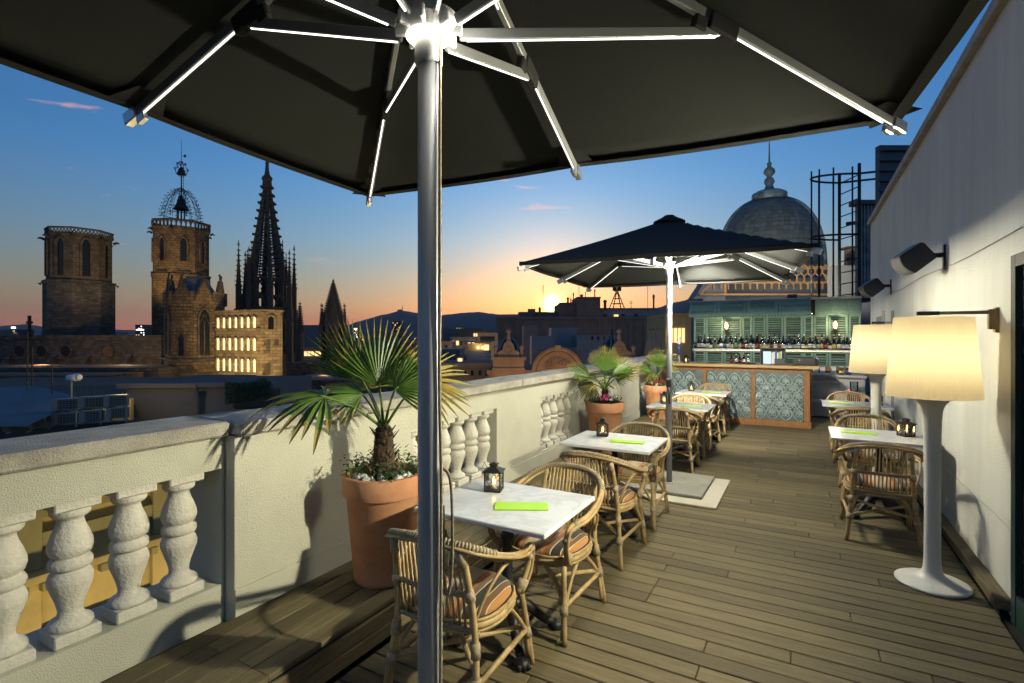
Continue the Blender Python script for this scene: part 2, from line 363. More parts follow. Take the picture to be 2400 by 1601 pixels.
def obj(name, me, parent=None, loc=None, rot=None, scale=None):
    o = bpy.data.objects.new(name, me); COL.objects.link(o)
    if loc is not None: o.location = loc
    if rot is not None: o.rotation_euler = rot
    if scale is not None: o.scale = scale
    if parent: o.parent = parent
    return o
def thing(name, label, cat, loc=(0, 0, 0), rz=0, group=None):
    o = bpy.data.objects.new(name, None); COL.objects.link(o); o.location = loc; o.rotation_euler = (0, 0, rz); o.empty_display_size = .1
    return tag(o, label, cat, group)
def tag(o, label, cat, group=None):
    o['label'] = label; o['category'] = cat
    if group: o['group'] = group
    return o
def struct(o): o['kind'] = 'structure'; return o
def stuff(o): o['kind'] = 'stuff'; return o
def dup(root, loc, rz, label=None, group=None):
    r = root.copy(); COL.objects.link(r); r.location = loc; r.rotation_euler = (0, 0, rz)
    if label: r['label'] = label
    if group: r['group'] = group
    def rec(a, b):
        for ch in list(a.children):
            c_ = ch.copy(); COL.objects.link(c_); c_.parent = b; rec(ch, c_)
    rec(root, r); return r
def lamp(kind, name, loc, energy, col, parent=None, **kw):
    ld = bpy.data.lights.new(name, kind); ld.energy = energy; ld.color = col
    tgt = kw.pop('target', None)
    for k, v_ in kw.items(): setattr(ld, k, v_)
    o_ = bpy.data.objects.new(name, ld); COL.objects.link(o_); o_.location = loc
    if tgt is not None: o_.rotation_euler = (Vector(tgt)-Vector(loc)).to_track_quat('-Z', 'Y').to_euler()
    if parent: o_.parent = parent
    return o_
def smoothpath(pts, sub=4):
    pts = [Vector(p) for p in pts]; res = []
    for i in range(len(pts)-1):
        p0 = pts[max(i-1, 0)]; p1_ = pts[i]; p2_ = pts[i+1]; p3 = pts[min(i+2, len(pts)-1)]
        for k in range(sub):
            t = k/sub
            res.append(.5*((2*p1_)+(-p0+p2_)*t+(2*p0-5*p1_+4*p2_-p3)*t*t+(-p0+3*p1_-3*p2_+p3)*t**3))
    res.append(pts[-1]); return res
# ================================================================== THE TERRACE
XW = 1.105            # face of the white wall
XB = -2.556           # face of the solid parapet
PLAT = .20            # raised platform along the parapet
# ---- deck with single boards
floor = struct(MB().span((-2.62, -1.2, -.09), (XW, 13.2, -.045)).build('deck', 'joist')); floor['label'] = 'weathered hardwood deck boards of the roof terrace'
PITCH, BW = .1205, .1115
rb = random.Random(5)
y = .18; k = 0; bcache = {}
def board(L, w, t, mname, along):
    key = (round(L, 2), round(w, 4), t, mname, along)
    if key not in bcache:
        b_ = MB(); b_.cbox((0, 0, 0), (L, w, t) if along == 'x' else (w, L, t), .0035); bcache[key] = b_.data('plank', mname)
    return bcache[key]
while y < 12.95:
    x = -1.95
    first = True
    while x < 1.0:
        L = rb.choice([.9, 1.2, 1.4, 1.6, 1.8, 2.0, 2.3]) if not first else rb.choice([.5, .8, 1.1, 1.5, 1.9, 2.2])
        first = False
        if 1.015-(x+L) < .45: L = round(1.015-x, 2)
        L = round(L, 2)
        o = obj('plank', board(L-.004, BW, .03, 'deck', 'x'), floor, (x+L/2, y+PITCH/2, -.0155+rb.uniform(-.0012, .0012)), (0, 0, rb.uniform(-.0006, .0006)))
        x += L
    y += PITCH
# ---- raised platform beside the parapet, two riser planks
plat = struct(MB().span((-2.66, -1.2, 0), (-2.02, 10.3, PLAT-.04)).build('platform', 'joist')); plat['label'] = 'low wooden step along the parapet'
for i in range(5):
    yy = -1.2
    while yy < 10.2:
        L = rb.choice([1.3, 1.7, 2.1, 2.6]); L = min(L, 10.25-yy)
        obj('plank', board(round(L-.004, 2), .109, .03, 'deck_long', 'y'), plat, (-2.505+i*.1155, yy+L/2, PLAT-.0155+rb.uniform(-.001, .001)))
        yy += L
for zc, hz in ((.043, .075), (.124, .075)):
    yy = -1.2
    while yy < 10.2:
        L = rb.choice([1.9, 2.4, 2.9]); L = min(L, 10.25-yy)
        b_ = MB(); b_.cbox((0, 0, 0), (.024, L-.004, hz), .0035)
        b_.build('riser_plank', 'deck_long', plat, (-1.985, yy+L/2, zc)); yy += L
# ---- parapet: solid wall with baluster openings
def baluster_data():
    b_ = MB()
    b_.cbox((0, 0, .025), (.165, .165, .05), .006)
    b_.cbox((0, 0, .578), (.165, .165, .044), .006)
    b_.sm = True
    b_.lathe([(.074, .05), (.08, .058), (.08, .072), (.072, .082), (.054, .092), (.045, .105), (.044, .125), (.052, .16), (.066, .20), (.078, .235), (.080, .258), (.073, .28), (.058, .292),
              (.056, .296), (.072, .302), (.078, .315), (.077, .33), (.070, .342), (.056, .347), (.058, .352), (.072, .362), (.079, .385), (.077, .41), (.066, .445), (.053, .475), (.046, .50), (.047, .512), (.062, .52), (.07, .53), (.072, .545), (.066, .556)], 24)
    return b_.data('baluster', 'baluster')
BAL = baluster_data()
def parapet(name, label, y0, y1, xf, openings, th=.30, ztop=1.135, base_z=-.6, nb=5, rail_drop=0, cat='balustrade', first=None):
    t = thing(name, label, cat, (xf-th/2, (y0+y1)/2, 0))
    ox, oy = t.location.x, t.location.y
    zb, zt = .36, .965
    w = MB(); cuts = sorted(openings); cur = y0
    for (a, b_, n_) in cuts:
        if a > cur: w.span((xf-th, cur, base_z), (xf, a, ztop))
        cur = b_
        w.span((xf-th, a, base_z), (xf, b_, zb)); w.span((xf-th, a, zt), (xf, b_, ztop))
    if cur < y1: w.span((xf-th, cur, base_z), (xf, y1, ztop))
    o = w.build('wall', 'stucco', t); o.location = (-ox, -oy, 0)
    c_ = MB(); L = y1-y0; nseg = max(1, round(L/1.55)); ys = [y0+L*i/nseg for i in range(nseg+1)]
    for i in range(nseg):
        s_ = MB(); s_.cbox((0, 0, 0), (th+.12, ys[i+1]-ys[i]-.006, .075), .012)
        s_.build('coping_stone', 'coping', t, (xf-th/2-ox, (ys[i]+ys[i+1])/2-oy, ztop+.0395))
    # low plinth line on the face
    if not rail_drop:
        q = MB()
        cur = y0
        q.span((xf, y0, .20), (xf+.008, y1, .34)); o = q.build('skirting', 'stucco', t); o.location = (-ox, -oy, 0)
    for (a, b_, n_) in cuts:
        for i in range(n_):
            yy = a+(b_-a)*(i+.5)/n_
            obj('baluster', BAL, t, (xf-.105-ox, yy-oy, zb+.0005), (0, 0, 0), (1, 1, (zt-zb)/.6))
    return t
near = parapet('balustrade', 'cream stucco balustrade with four thick balusters standing free of the plant pots', -1.4, 1.60, XB-.08, [(-1.35, 1.585, 13)], rail_drop=1)
# balusters of the near bay sit at the measured pitch
bs = sorted([c_ for c_ in near.children if c_.name.startswith('baluster')], key=lambda c_: -c_.location.y)
for i, c_ in enumerate(bs): c_.location.y = 1.43-.221*i-near.location.y
mid = parapet('balustrade', 'cream stucco parapet with baluster openings behind the palm pots', 1.606, 9.2, XB, [(2.98, 4.227, 6), (5.18, 6.19, 5), (7.1, 8.1, 5)])
far = parapet('balustrade', 'set-back end of the cream parapet beside the bar counter', 9.206, 13.6, XB-.22, [(9.9, 10.9, 5)])
# ---- white wall on the right
wall = thing('white_wall', 'tall white plastered wall behind the floor lamps', 'wall', (XW, 4, 0))
w = MB()
w.span((XW, -1.5, -.6), (XW+.35, 11.55, 3.72)); o = w.build('plaster', 'stucco_wall', wall); o.location = (-XW, -4, 0)
o = MB().span((XW-.05, -1.5, 3.722), (XW+.4, 11.6, 3.80)).build('capping', 'coping', wall); o.location = (-XW, -4, 0)
o = MB().span((XW-.009, 4.12, .485), (XW, 11.55, .495)).build('seam', 'stucco', wall); o.location = (-XW, -4, 0)
o = MB().span((XW-.012, 8.75, -.01), (XW-.001, 8.95, 2.02)).build('door_jamb', 'concrete', wall); o.location = (-XW, -4, 0)
o = MB().span((XW-.022, 9.7, -.01), (XW-.001, 10.5, 1.98)).build('door_leaf', 'facade_white', wall); o.location = (-XW, -4, 0)
o = MB().span((XW-.034, 9.62, -.01), (XW-.001, 9.69, 2.05)).build('door_jamb', 'concrete', wall); o.location = (-XW, -4, 0)
beam = tag(MB().cbox((0, 0, 0), (.085, 7.9, .065), .006).build('skirting_beam', 'deck_long', None, (XW-.045, 8.1, .0345)), 'weathered timber beam laid on the deck along the white wall', 'beam')
door = thing('glazed_door', 'dark green door frame at the edge of the white wall beside the pleated lamp', 'door', (XW-.02, 3.46, 0))
for a, b_ in (((-.03, .49, 0), (.018, .56, 2.12)), ((-.03, -.56, 0), (.018, -.49, 2.12)), ((-.03, -.488, 2.05), (.018, .488, 2.12)), ((-.026, -.488, .0), (.014, .488, .18))):
    MB().span(a, b_).build('frame', 'green_door', door)
MB().span((-.004, -.486, .182), (.004, .486, 2.048)).build('glass', 'window_dark', door)
# speaker cable
cable = MB(); cable.sm = True
cable.tube([(XW-.008, yy, 2.27+.012*math.sin(yy*2.1)) for yy in [4+.35*i for i in range(17)]], .004, 5)
tag(cable.build('cable', 'stucco', None), 'thin pale cable strung along the white wall behind the black speakers', 'cable')
def speaker(loc, label, sc_=1):
    t = thing('wall_speaker', label, 'speaker', loc, 0, 'speakers on the white wall')
    T = Matrix.Translation((-.235, -.03, -.005)) @ Matrix.Rotation(R(12), 4, 'Z') @ Matrix.Rotation(R(-38), 4, 'Y')
    b_ = MB(); pr = []
    for i in range(9):
        a = R(-48+96*i/8); pr.append((-.035-.09*math.cos(a), .098*math.sin(a)/math.sin(R(48))))
    poly = pr+[(.095, .092), (.115, .07), (.115, -.07), (.095, -.092)]
    b_.prism(poly, .21, T @ Matrix.Translation((0, -.105, 0))); b_.build('cabinet', 'dark_plastic', t)
    g = MB(); pr2 = [(x-.006, z*.93) for x, z in pr]; pr3 = [(x+.01, z*.93) for x, z in pr]
    g.prism(pr2+pr3[::-1], .196, T @ Matrix.Translation((0, -.098, 0))); g.build('grille', 'grille_grey', t)
    a = MB(); a.sm = True; a.tube([(-.16, 0, .03), (-.06, 0, .02), (-.012, 0, .02)], .022, 8); a.build('arm', 'dark_plastic', t)
    MB().cbox((-.008, 0, 0), (.014, .05, .22), .003).build('wall_plate', 'dark_plastic', t)
    return t
speaker((XW, 5.85, 2.36), 'black wall speaker above the pleated lamp beside the green door')
speaker((XW, 9.0, 2.36), 'black wall speaker nearer to the bar')
# ---- floor lamps with wall brackets
def floor_lamp(loc, label, watts, strut_label):
    t = thing('floor_lamp', label, 'lamp', loc, 0, 'tall floor lamps by the white wall')
    b_ = MB(); b_.sm = True
    b_.lathe([(.20, 0), (.207, .006), (.207, .014), (.19, .022), (.13, .035), (.085, .05), (.064, .07), (.052, .10), (.047, .16), (.045, .5), (.047, .9), (.050, 1.08), (.056, 1.16), (.066, 1.195), (.09, 1.226), (.13, 1.243), (.16, 1.248)], 40)
    b_.build('stand', 'lamp_body', t)
    s_ = MB(); s_.sm = False; n_ = 180
    s_.lathe([(.255, 1.252), (.257, 1.262), (.212, 1.772), (.209, 1.785)], n_, rmod=lambda j: 1+(.0035 if j % 2 else -.0035))
    s_.f = [q for q in s_.f if len(q) == 4]; s_.m = s_.m[:len(s_.f)]; s_.s = s_.s[:len(s_.f)]
    s_.build('shade', 'shade', t)
    d = MB(); d.lathe([(.205, 1.778), (.205, 1.781)], 40); d.build('diffuser', 'shade', t)
    lamp('POINT', 'bulb', (0, 0, 1.52), watts, (1, .80, .48), t, shadow_soft_size=.09)
    br = thing('wall_bracket', strut_label, 'bracket', (XW, loc[1]+.06, 1.80), 0, 'brackets holding the floor lamps')
    MB().span((-.42, -.012, 0), (-.03, .012, .022)).build('arm', 'bronze', br)
    MB().span((-.42, -.014, -.002), (-.30, .014, .024)).build('clamp', 'dark_plastic', br)
    MB().span((-.05, -.02, -.10), (-.022, .02, .03)).build('clamp', 'bronze', br)
    MB().span((-.021, -.024, -.12), (-.001, .024, .04)).build('wall_plate', 'bronze', br)
    return t
floor_lamp((.759, 4.373, .0), 'glowing floor lamp with pleated cream shade beside the green door', 4.3, 'slim metal bracket above the lamp beside the green door')
floor_lamp((.72, 7.0, .0), 'glowing floor lamp with pleated cream shade between two right-hand tables', 4.3, 'slim metal bracket above the lamp between two tables')
# ================================================================== PARASOLS
def parasol(loc, rz, label, side, edge, hub, apex, pole_r, zbase, group='black parasols over the tables'):
    t = thing('parasol', label, 'parasol', loc, rz, group)
    h = side/2
    p_ = MB(); p_.sm = True; p_.tube([(0, 0, zbase), (0, 0, apex-.06)], pole_r, 28); p_.build('pole', 'pole', t)
    c_ = MB(); c_.sm = True; c_.lathe([(pole_r+.006, hub-.075), (pole_r+.008, hub-.07), (pole_r+.008, hub-.005), (pole_r+.004, hub)], 28); hb = c_.build('hub_collar', 'white_plastic', t)
    c_ = MB(); c_.lathe([(pole_r+.004, hub), (.058, hub+.003), (.078, hub+.03), (.080, hub+.05), (.062, hub+.055), (pole_r+.002, hub+.055)], 32); c_.build('runner_hub', 'white_plastic', t)
    c_ = MB(); c_.lathe([(pole_r+.012, hub-.004), (.060, hub-.001)], 32); c_.build('hub_light', 'hub_led', t)  # glowing ring added under the hub
    for i in range(8):
        a = R(22.5+45*i); m_ = MB(); m_.cbox((math.cos(a)*.075, math.sin(a)*.075, hub+.022), (.032, .012, .034), .003, rz=a); m_.build('hub_fin', 'white_plastic', t)
    cap = MB(); cap.sm = True; cap.lathe([(.17, apex-.035), (.165, apex-.02), (.08, apex+.022), (.05, apex+.045), (.0, apex+.05)], 24); cap.build('finial', 'canopy', t)
    ends = [(sx*h, sy*h) for sx in (-1, 0, 1) for sy in (-1, 0, 1) if (sx, sy) != (0, 0)]
    def zc(x, y_):                       # canopy height: sagging between ribs
        q = max(abs(x), abs(y_))/h; ang = math.atan2(y_, x)
        return apex+(edge-apex)*q-.018*q*(1-q)*4*abs(math.sin(2*ang))-.02*q*abs(math.sin(4*ang))*.5
    cv = MB(); N = 24; cv.sm = True; idx = {}
    for i in range(N+1):
        for j in range(N+1):
            x = -h+side*i/N; y_ = -h+side*j/N; idx[i, j] = len(cv.v); cv.v.append((x, y_, zc(x, y_)+.012))
    for i in range(N):
        for j in range(N): cv.face([idx[i, j], idx[i+1, j], idx[i+1, j+1], idx[i, j+1]])
    cvo = cv.build('canopy', 'canopy', t)
    sm_ = cvo.modifiers.new('thick', 'SOLIDIFY'); sm_.thickness = .004
    # hem
    hm = MB()
    for (a, b_) in (((-h, -h), (h, -h)), ((h, -h), (h, h)), ((h, h), (-h, h)), ((-h, h), (-h, -h))):
        for s_ in range(N):
            u0, u1 = s_/N, (s_+1)/N
            A = Vector((a[0]+(b_[0]-a[0])*u0, a[1]+(b_[1]-a[1])*u0, 0)); B = Vector((a[0]+(b_[0]-a[0])*u1, a[1]+(b_[1]-a[1])*u1, 0))
            A.z = zc(A.x, A.y)+.018; B.z = zc(B.x, B.y)+.018; o_ = len(hm.v)
            inn = .97
            hm.v += [tuple(A*1.002), tuple(B*1.002), (B.x*1.002, B.y*1.002, B.z-.03), (A.x*1.002, A.y*1.002, A.z-.03), (B.x*inn, B.y*inn, B.z-.027), (A.x*inn, A.y*inn, A.z-.027)]
            hm.face([o_, o_+1, o_+2, o_+3]); hm.face([o_+3, o_+2, o_+4, o_+5])
    hm.build('hem', 'webbing', t)
    for (x, y_) in ends:
        L = math.hypot(x, y_); dx, dy = x/L, y_/L; az = math.atan2(dy, dx)
        def on(q, dz=0, side_=0): return Vector((dx*L*q-dy*side_, dy*L*q+dx*side_, apex+(edge-apex)*q*(1)-.012+dz))
        slope = math.atan2(edge-apex, L)
        M = Matrix.Translation(on(.51, -.03)) @ Matrix.Rotation(az, 4, 'Z') @ Matrix.Rotation(-slope, 4, 'Y')
        rl = L*.93/math.cos(slope)
        rib = MB().cbox((0, 0, 0), (rl, .021, .036), .003, T=M).build('rib', 'alu_white', t)
        MB().box((rl*.02+rl*.24, .0, -.0195), (rl*.42, .005, .003), T=M).build('light_strip', 'led', rib); MB().box((-rl*.33, .0, -.0195), (rl*.26, .005, .003), T=M).build('light_strip', 'led', rib)  # glowing strips added for the bright lines along the rib
        ec = MB(); ec.cbox((rl/2+.028, 0, .0), (.075, .032, .048), .004, T=M); ec.cbox((rl/2-.02, 0, -.035), (.045, .02, .03), .003, T=M); ec.build('end_cap', 'alu', rib)
        pk = MB(); pk.add([(rl/2+.01, -.10, .022), (rl/2+.01, .10, .022), (rl/2-.11, .05, .023), (rl/2-.11, -.05, .023)], [(0, 1, 2, 3)], T=M); pk.build('corner_pocket', 'webbing', rib)
        jt = MB(); jt.cbox((.02*rl, 0, -.012), (.12, .036, .062), .006, T=M); jt.cbox((-.03*rl, 0, -.04), (.05, .03, .05), .006, T=M); jt.build('joint', 'webbing', rib)
        A = Vector((dx*.085, dy*.085, hub+.025)); B = on(.52, -.062); D = (B-A); ln = D.length
        M2 = Matrix.Translation((A+B)/2) @ D.to_track_quat('X', 'Z').to_matrix().to_4x4()
        s_ = MB().cbox((0, 0, 0), (ln, .014, .032), .003, T=M2).build('strut', 'alu_white', t)
        MB().box((0, 0, -.0175), (ln*.96, .005, .003), T=M2).build('light_strip', 'led', s_)  # glowing strip added along the strut
    return t
p1_ = parasol((-.874, 1.091, 0), R(4.8), 'black square parasol on a pole hung with a rope, covering the menu table', 2.66, 2.52, 2.455, 2.99, .029, .06)
rope = MB(); rope.sm = True
rope.tube(smoothpath([(.036, .0, 2.47), (.038, -.004, 1.9), (.036, -.002, 1.5), (.040, .0, 1.25), (.038, 0, .7), (.037, 0, .1)], 5), .0045, 6)
rope.build('cord', 'binding', p1_)
r2 = MB(); r2.sm = True
r2.tube(smoothpath([(.037, .01, 1.30), (.055, .02, 1.27), (.062, .02, 1.15), (.06, .02, 1.02), (.05, .015, .96), (.041, .01, 1.02), (.040, .01, 1.2)], 5), .0045, 6)
r2.build('rope_loop', 'binding', p1_)
MB().cbox((0, 0, .03), (.6, .6, .06), .008).build('base_slab', 'concrete', p1_)
p2_ = parasol((-1.262, 5.722, 0), R(6), 'black square parasol on a stone slab in mid terrace', 2.5, 2.355, 2.41, 2.93, .029, .06)
b_ = MB(); b_.cbox((0, 0, .062), (.10, .10, .02), .004); b_.cbox((.0, .06, .085), (.03, .03, .05), .004); b_.build('foot_bracket', 'steel', p2_)
b_ = MB(); b_.cbox((.0, -.045, 1.15), (.05, .05, .10), .01); b_.sm = True; b_.tube([(0, -.06, 1.12), (.01, -.09, 1.05), (.01, -.09, .93)], .009, 8); b_.build('crank', 'dark_plastic', p2_)
b_ = MB(); b_.sm = True; b_.tube(smoothpath([(-.03, 0, 1.05), (-.035, .0, .7), (-.06, 0, .2), (-.08, -.05, .08)], 4), .005, 6); b_.build('cord', 'binding', p2_)
lamp('POINT', 'hub_glow', (.32, -.12, 2.36), 240, (1, .95, .74), p2_, shadow_soft_size=.2)  # fill lamp added off the pole to brighten the white wall
lamp('SPOT', 'hub_spot', (.25, .40, 2.36), 800, (1, .93, .78), p2_, spot_size=R(80), spot_blend=.7, shadow_soft_size=.05, target=(.80, 5.0, .85))  # spot added under the canopy to brighten the bar front
lamp('POINT', 'hub_glow', (.1, .05, 2.40), 3, (1, .95, .8), p1_, shadow_soft_size=.05)  # weak fill lamp added below the near hub
sl = thing('stone_slab', 'low stone slab on a pale frame under the mid terrace parasol', 'slab', (-1.25, 5.78, .002))
MB().cbox((.0, -.03, .012), (1.08, 1.10, .022), .004).build('frame', 'pale_stone', sl)
MB().cbox((-.04, .03, .041), (.84, .86, .034), .006).build('slab', 'concrete', sl)

# ================================================================== RATTAN CHAIRS
def chair(label, group='rattan armchairs at the tables'):
    t = thing('rattan_chair', label, 'chair', (0, 0, 0), 0, group)
    half = [(0, -.325, .805), (.09, -.32, .80), (.17, -.295, .785), (.235, -.24, .755), (.275, -.15, .71), (.292, -.03, .668), (.288, .09, .64), (.272, .17, .632), (.258, .215, .618), (.25, .235, .575), (.243, .225, .50), (.232, .185, .435), (.225, .15, .405)]
    full = [(-x, y_, z) for x, y_, z in half[:0:-1]]+half
    rail = MB(); rail.sm = True
    rail.tube(smoothpath(full, 3), .0135, 8)
    rail.tube(smoothpath([(x*1.06, y_+.012*(1 if y_ > -.2 else -1.2), z-.012) for x, y_, z in full], 3), .0085, 6)
    rail.tube(smoothpath([(x*.955, y_-.004, z-.022) for x, y_, z in full], 3), .008, 6)
    rail.build('arm_rail', 'rattan', t)
    wrap = MB(); wrap.sm = True
    pk = smoothpath(full, 6); nB = len(pk)
    for i in range(nB):
        if abs(i-nB//2) < 23 and i % 1 == 0:
            if i+1 < nB:
                a = pk[i]; b_ = a+(pk[i+1]-a)*.62; wrap.tube([a, b_], .0185, 8)
    for s_ in (-1, 1):
        for q in ((.272, .17, .632), (.25, .232, .56)): wrap.tube([(s_*q[0]-.0, q[1]-.02, q[2]), (s_*q[0], q[1]+.02, q[2]-.01)], .02, 8)
        wrap.tube([(s_*.222, .17, .40), (s_*.238, .19, .455)], .026, 8)
        wrap.tube([(s_*.212, -.245, .30), (s_*.205, -.238, .36)], .0215, 8)
        wrap.tube([(s_*.222, -.26, .17), (s_*.217, -.252, .22)], .025, 8)
        wrap.tube([(s_*.236, .238, .15), (s_*.228, .226, .20)], .025, 8)
        wrap.tube([(s_*.175, -.29, .70), (s_*.168, -.298, .76)], .021, 8)
        wrap.tube([(s_*.192, -.25, .54), (s_*.186, -.262, .585)], .023, 8)
    stuff(wrap.build('binding', 'binding', t))
    for s_ in (-1, 1):
        l_ = MB(); l_.sm = True
        l_.tube(smoothpath([(s_*.245, -.285, 0), (s_*.225, -.262, .18), (s_*.203, -.235, .38), (s_*.192, -.252, .55), (s_*.172, -.297, .785)], 3), .0150, 8)
        l_.tube(smoothpath([(s_*.232, -.262, .03), (s_*.215, -.24, .2), (s_*.165, -.16, .33), (s_*.12, -.19, .395)], 3), .011, 7); l_.build('leg', 'rattan', t)
        f_ = MB(); f_.sm = True
        f_.tube(smoothpath([(s_*.25, .262, 0), (s_*.236, .238, .18), (s_*.215, .2, .395)], 3), .0155, 8)
        f_.tube(smoothpath([(s_*.232, .252, .02), (s_*.222, .228, .18), (s_*.17, .21, .31), (s_*.10, .215, .385)], 3), .011, 7)
        f_.tube(smoothpath([(s_*.243, .24, .05), (s_*.232, .215, .19), (s_*.225, .12, .31), (s_*.225, .03, .39)], 3), .011, 7); f_.build('leg', 'rattan', t)
        ar = MB(); ar.sm = True; ar.tube(smoothpath([(s_*.20, -.235, .44), (s_*.235, -.20, .55), (s_*.262, -.09, .63), (s_*.272, .05, .632), (s_*.262, .15, .62)], 4), .008, 6); ar.build('arm_hoop', 'rattan', t)
        sd_ = MB(); sd_.sm = True; sd_.tube([(s_*.222, -.255, .19), (s_*.235, .235, .19)], .013, 8); sd_.build('stretcher', 'rattan', t)
    x_ = MB(); x_.sm = True; x_.tube([(-.222, -.25, .205), (.233, .23, .205)], .012, 8); x_.build('stretcher', 'rattan', t)
    x_ = MB(); x_.sm = True; x_.tube([(.222, -.25, .228), (-.233, .23, .228)], .012, 8); x_.build('stretcher', 'rattan', t)
    sr = [(math.copysign(abs(math.cos(a))**.75, math.cos(a))*.235, math.copysign(abs(math.sin(a))**.75, math.sin(a))*.225-.01) for a in [2*math.pi*i/28 for i in range(28)]]
    ring = MB(); ring.sm = True; ring.tube([(x, y_, .40) for x, y_ in sr+sr[:1]], .0165, 8); ring.tube([(x*1.02, y_*1.02, .425) for x, y_ in sr+sr[:1]], .008, 6); ring.tube([(x*1.02, y_*1.02, .378) for x, y_ in sr+sr[:1]], .008, 6); ring.build('seat_frame', 'rattan', t)
    se = MB(); k_ = len(sr); se.v = [(x*.97, y_*.97, .405) for x, y_ in sr]; se.face(list(range(k_))); se.build('seat', 'binding', t)
    ca = MB(); ca.sm = True
    nc = 15
    for i in range(nc):
        x = -.165+.33*i/(nc-1); xb = x*1.06
        ca.tube([(xb, -.22-.012*(1-(x/.17)**2), .40), (x*1.08, -.242-.018*(1-(x/.17)**2), .55), (x*.98, -.29-.02*(1-(x/.17)**2), .785)], .0055, 6)
    stuff(ca.build('back_canes', 'rattan', t))
    bd = MB(); bd.sm = True
    for q in range(26):
        x = -.19+.38*q/25; yb = -.252-.02*(1-(x/.19)**2)
        bd.tube([(x-.009, yb-.012, .575), (x+.009, yb+.010, .553)], .0095, 6)
    for q in range(30):
        x = -.20+.40*q/29; yb = -.222-.014*(1-(x/.2)**2); bd.tube([(x-.008, yb-.016, .41), (x+.008, yb+.012, .385)], .0095, 6)
    stuff(bd.build('woven_band', 'binding', t))
    cu = MB(); cu.sm = True; rings = [(.88, .408), (.985, .416), (1.0, .430), (.985, .446), (.93, .458), (.8, .468), (.55, .475), (.25, .477), (.0, .478)]
    for f_, z in rings:
        for i, (x, y_) in enumerate(sr): cu.v.append((x*.97*f_, y_*.97*f_, z+.004*math.sin(i*1.7)*(.3+f_)*.4))
    for i in range(len(rings)-1):
        for j in range(k_): cu.face([i*k_+j, i*k_+(j+1) % k_, (i+1)*k_+(j+1) % k_, (i+1)*k_+j])
    cuo = cu.build('cushion', 'cushion', t)
    pi_ = MB(); pi_.sm = True; pi_.tube([(x*.975, y_*.975, .428) for x, y_ in sr+sr[:1]], .0045, 5); pi_.build('piping', 'webbing', cuo)
    return t
CH = chair('rattan armchair with striped cushion half hidden behind the roped parasol pole')
CH.location = (-1.42, 2.03, 0); CH.rotation_euler = (0, 0, R(4))
spots = [(-1.335, 2.80, 176, 'rattan armchair with striped cushion on the far side of the table behind the roped pole'),
         (-1.345, 3.83, -2, 'rattan armchair with striped cushion tucked between the first two marble tables'),
         (-1.345, 4.66, 180, 'rattan armchair with striped cushion beside the stone slab'),
         (-1.38, 6.60, 3, 'dark rattan armchair with its back against the mid terrace parasol pole'),
         (-1.40, 7.52, 182, 'rattan armchair behind the table next to the mid terrace parasol'),
         (-1.38, 8.32, -4, 'rattan armchair in front of the table closest to the bar'),
         (-1.38, 9.62, 178, 'rattan armchair tucked against the bar front'),
         (.558, 5.25, 0, 'rattan armchair with its back to the deck under the wall-side table, beside the green-door lamp'),
         (.60, 6.38, 180, 'rattan armchair behind the wall-side table, facing the pleated lamp'),
         (.62, 7.68, 2, 'rattan armchair in front of the wall-side table near the steel fridge'),
         (.62, 9.05, 180, 'rattan armchair behind the wall-side table near the steel fridge')]
for x, y_, a, lb in spots: dup(CH, (x, y_, 0), R(a), lb)

# ================================================================== MARBLE TABLES, LANTERNS, MENUS
def table(label, sx=.78, sy=.66):
    t = thing('marble_table', label, 'table', (0, 0, 0), 0, 'marble bistro tables')
    MB().cbox((0, 0, .7275), (sx, sy, .025), .005).build('tabletop', 'marble', t)
    MB().cbox((0, 0, .705), (.34, .34, .018), .004).build('top_plate', 'iron', t)
    c_ = MB(); c_.sm = True; c_.lathe([(.055, .17), (.06, .185), (.045, .20), (.036, .22), (.034, .25), (.042, .27), (.046, .29), (.036, .31), (.028, .33), (.027, .52), (.034, .54), (.040, .555), (.034, .57), (.026, .585), (.026, .66), (.04, .68), (.05, .697)], 16); c_.build('column', 'iron', t)
    for i in range(4):
        a = R(45+90*i); M = Matrix.Rotation(a, 4, 'Z'); l_ = MB(); l_.sm = True
        l_.tube(smoothpath([(.02, 0, .175), (.09, 0, .165), (.16, 0, .115), (.22, 0, .06), (.265, 0, .04)], 4), [.035]*3+[.032]*4+[.028]*4+[.024]*4+[.022]*2, 8, T=M)
        l_.lathe([(.0, 0), (.04, .002), (.045, .016), (.04, .034), (.022, .046), (0, .048)], 10, c=(.285, 0, 0), T=M)
        for k_ in (-1, 0, 1): l_.tube([(.295, k_*.02, .03), (.33, k_*.026, .014)], .012, 6, T=M)
        l_.tube(smoothpath([(.05, 0, .12), (.11, 0, .07), (.15, 0, .085)], 4), .012, 6, T=M); l_.build('leg', 'iron', t)
    return t
TB = table('marble bistro table between the roped parasol pole and the big palm pot'); TB.location = (-1.42, 2.46, 0)
tabs = [(-1.42, 2.46, None), (-1.44, 4.39, 'marble bistro table beside the stone slab'), (-1.40, 7.08, 'marble bistro table behind the mid terrace parasol pole'), (-1.42, 8.98, 'marble bistro table closest to the bar front'),
        (.62, 5.82, 'marble bistro table against the white wall, behind the green-door lamp'), (.63, 8.38, 'marble bistro table against the white wall near the steel fridge')]
for x, y_, lb in tabs[1:]: dup(TB, (x, y_, 0), 0, lb)
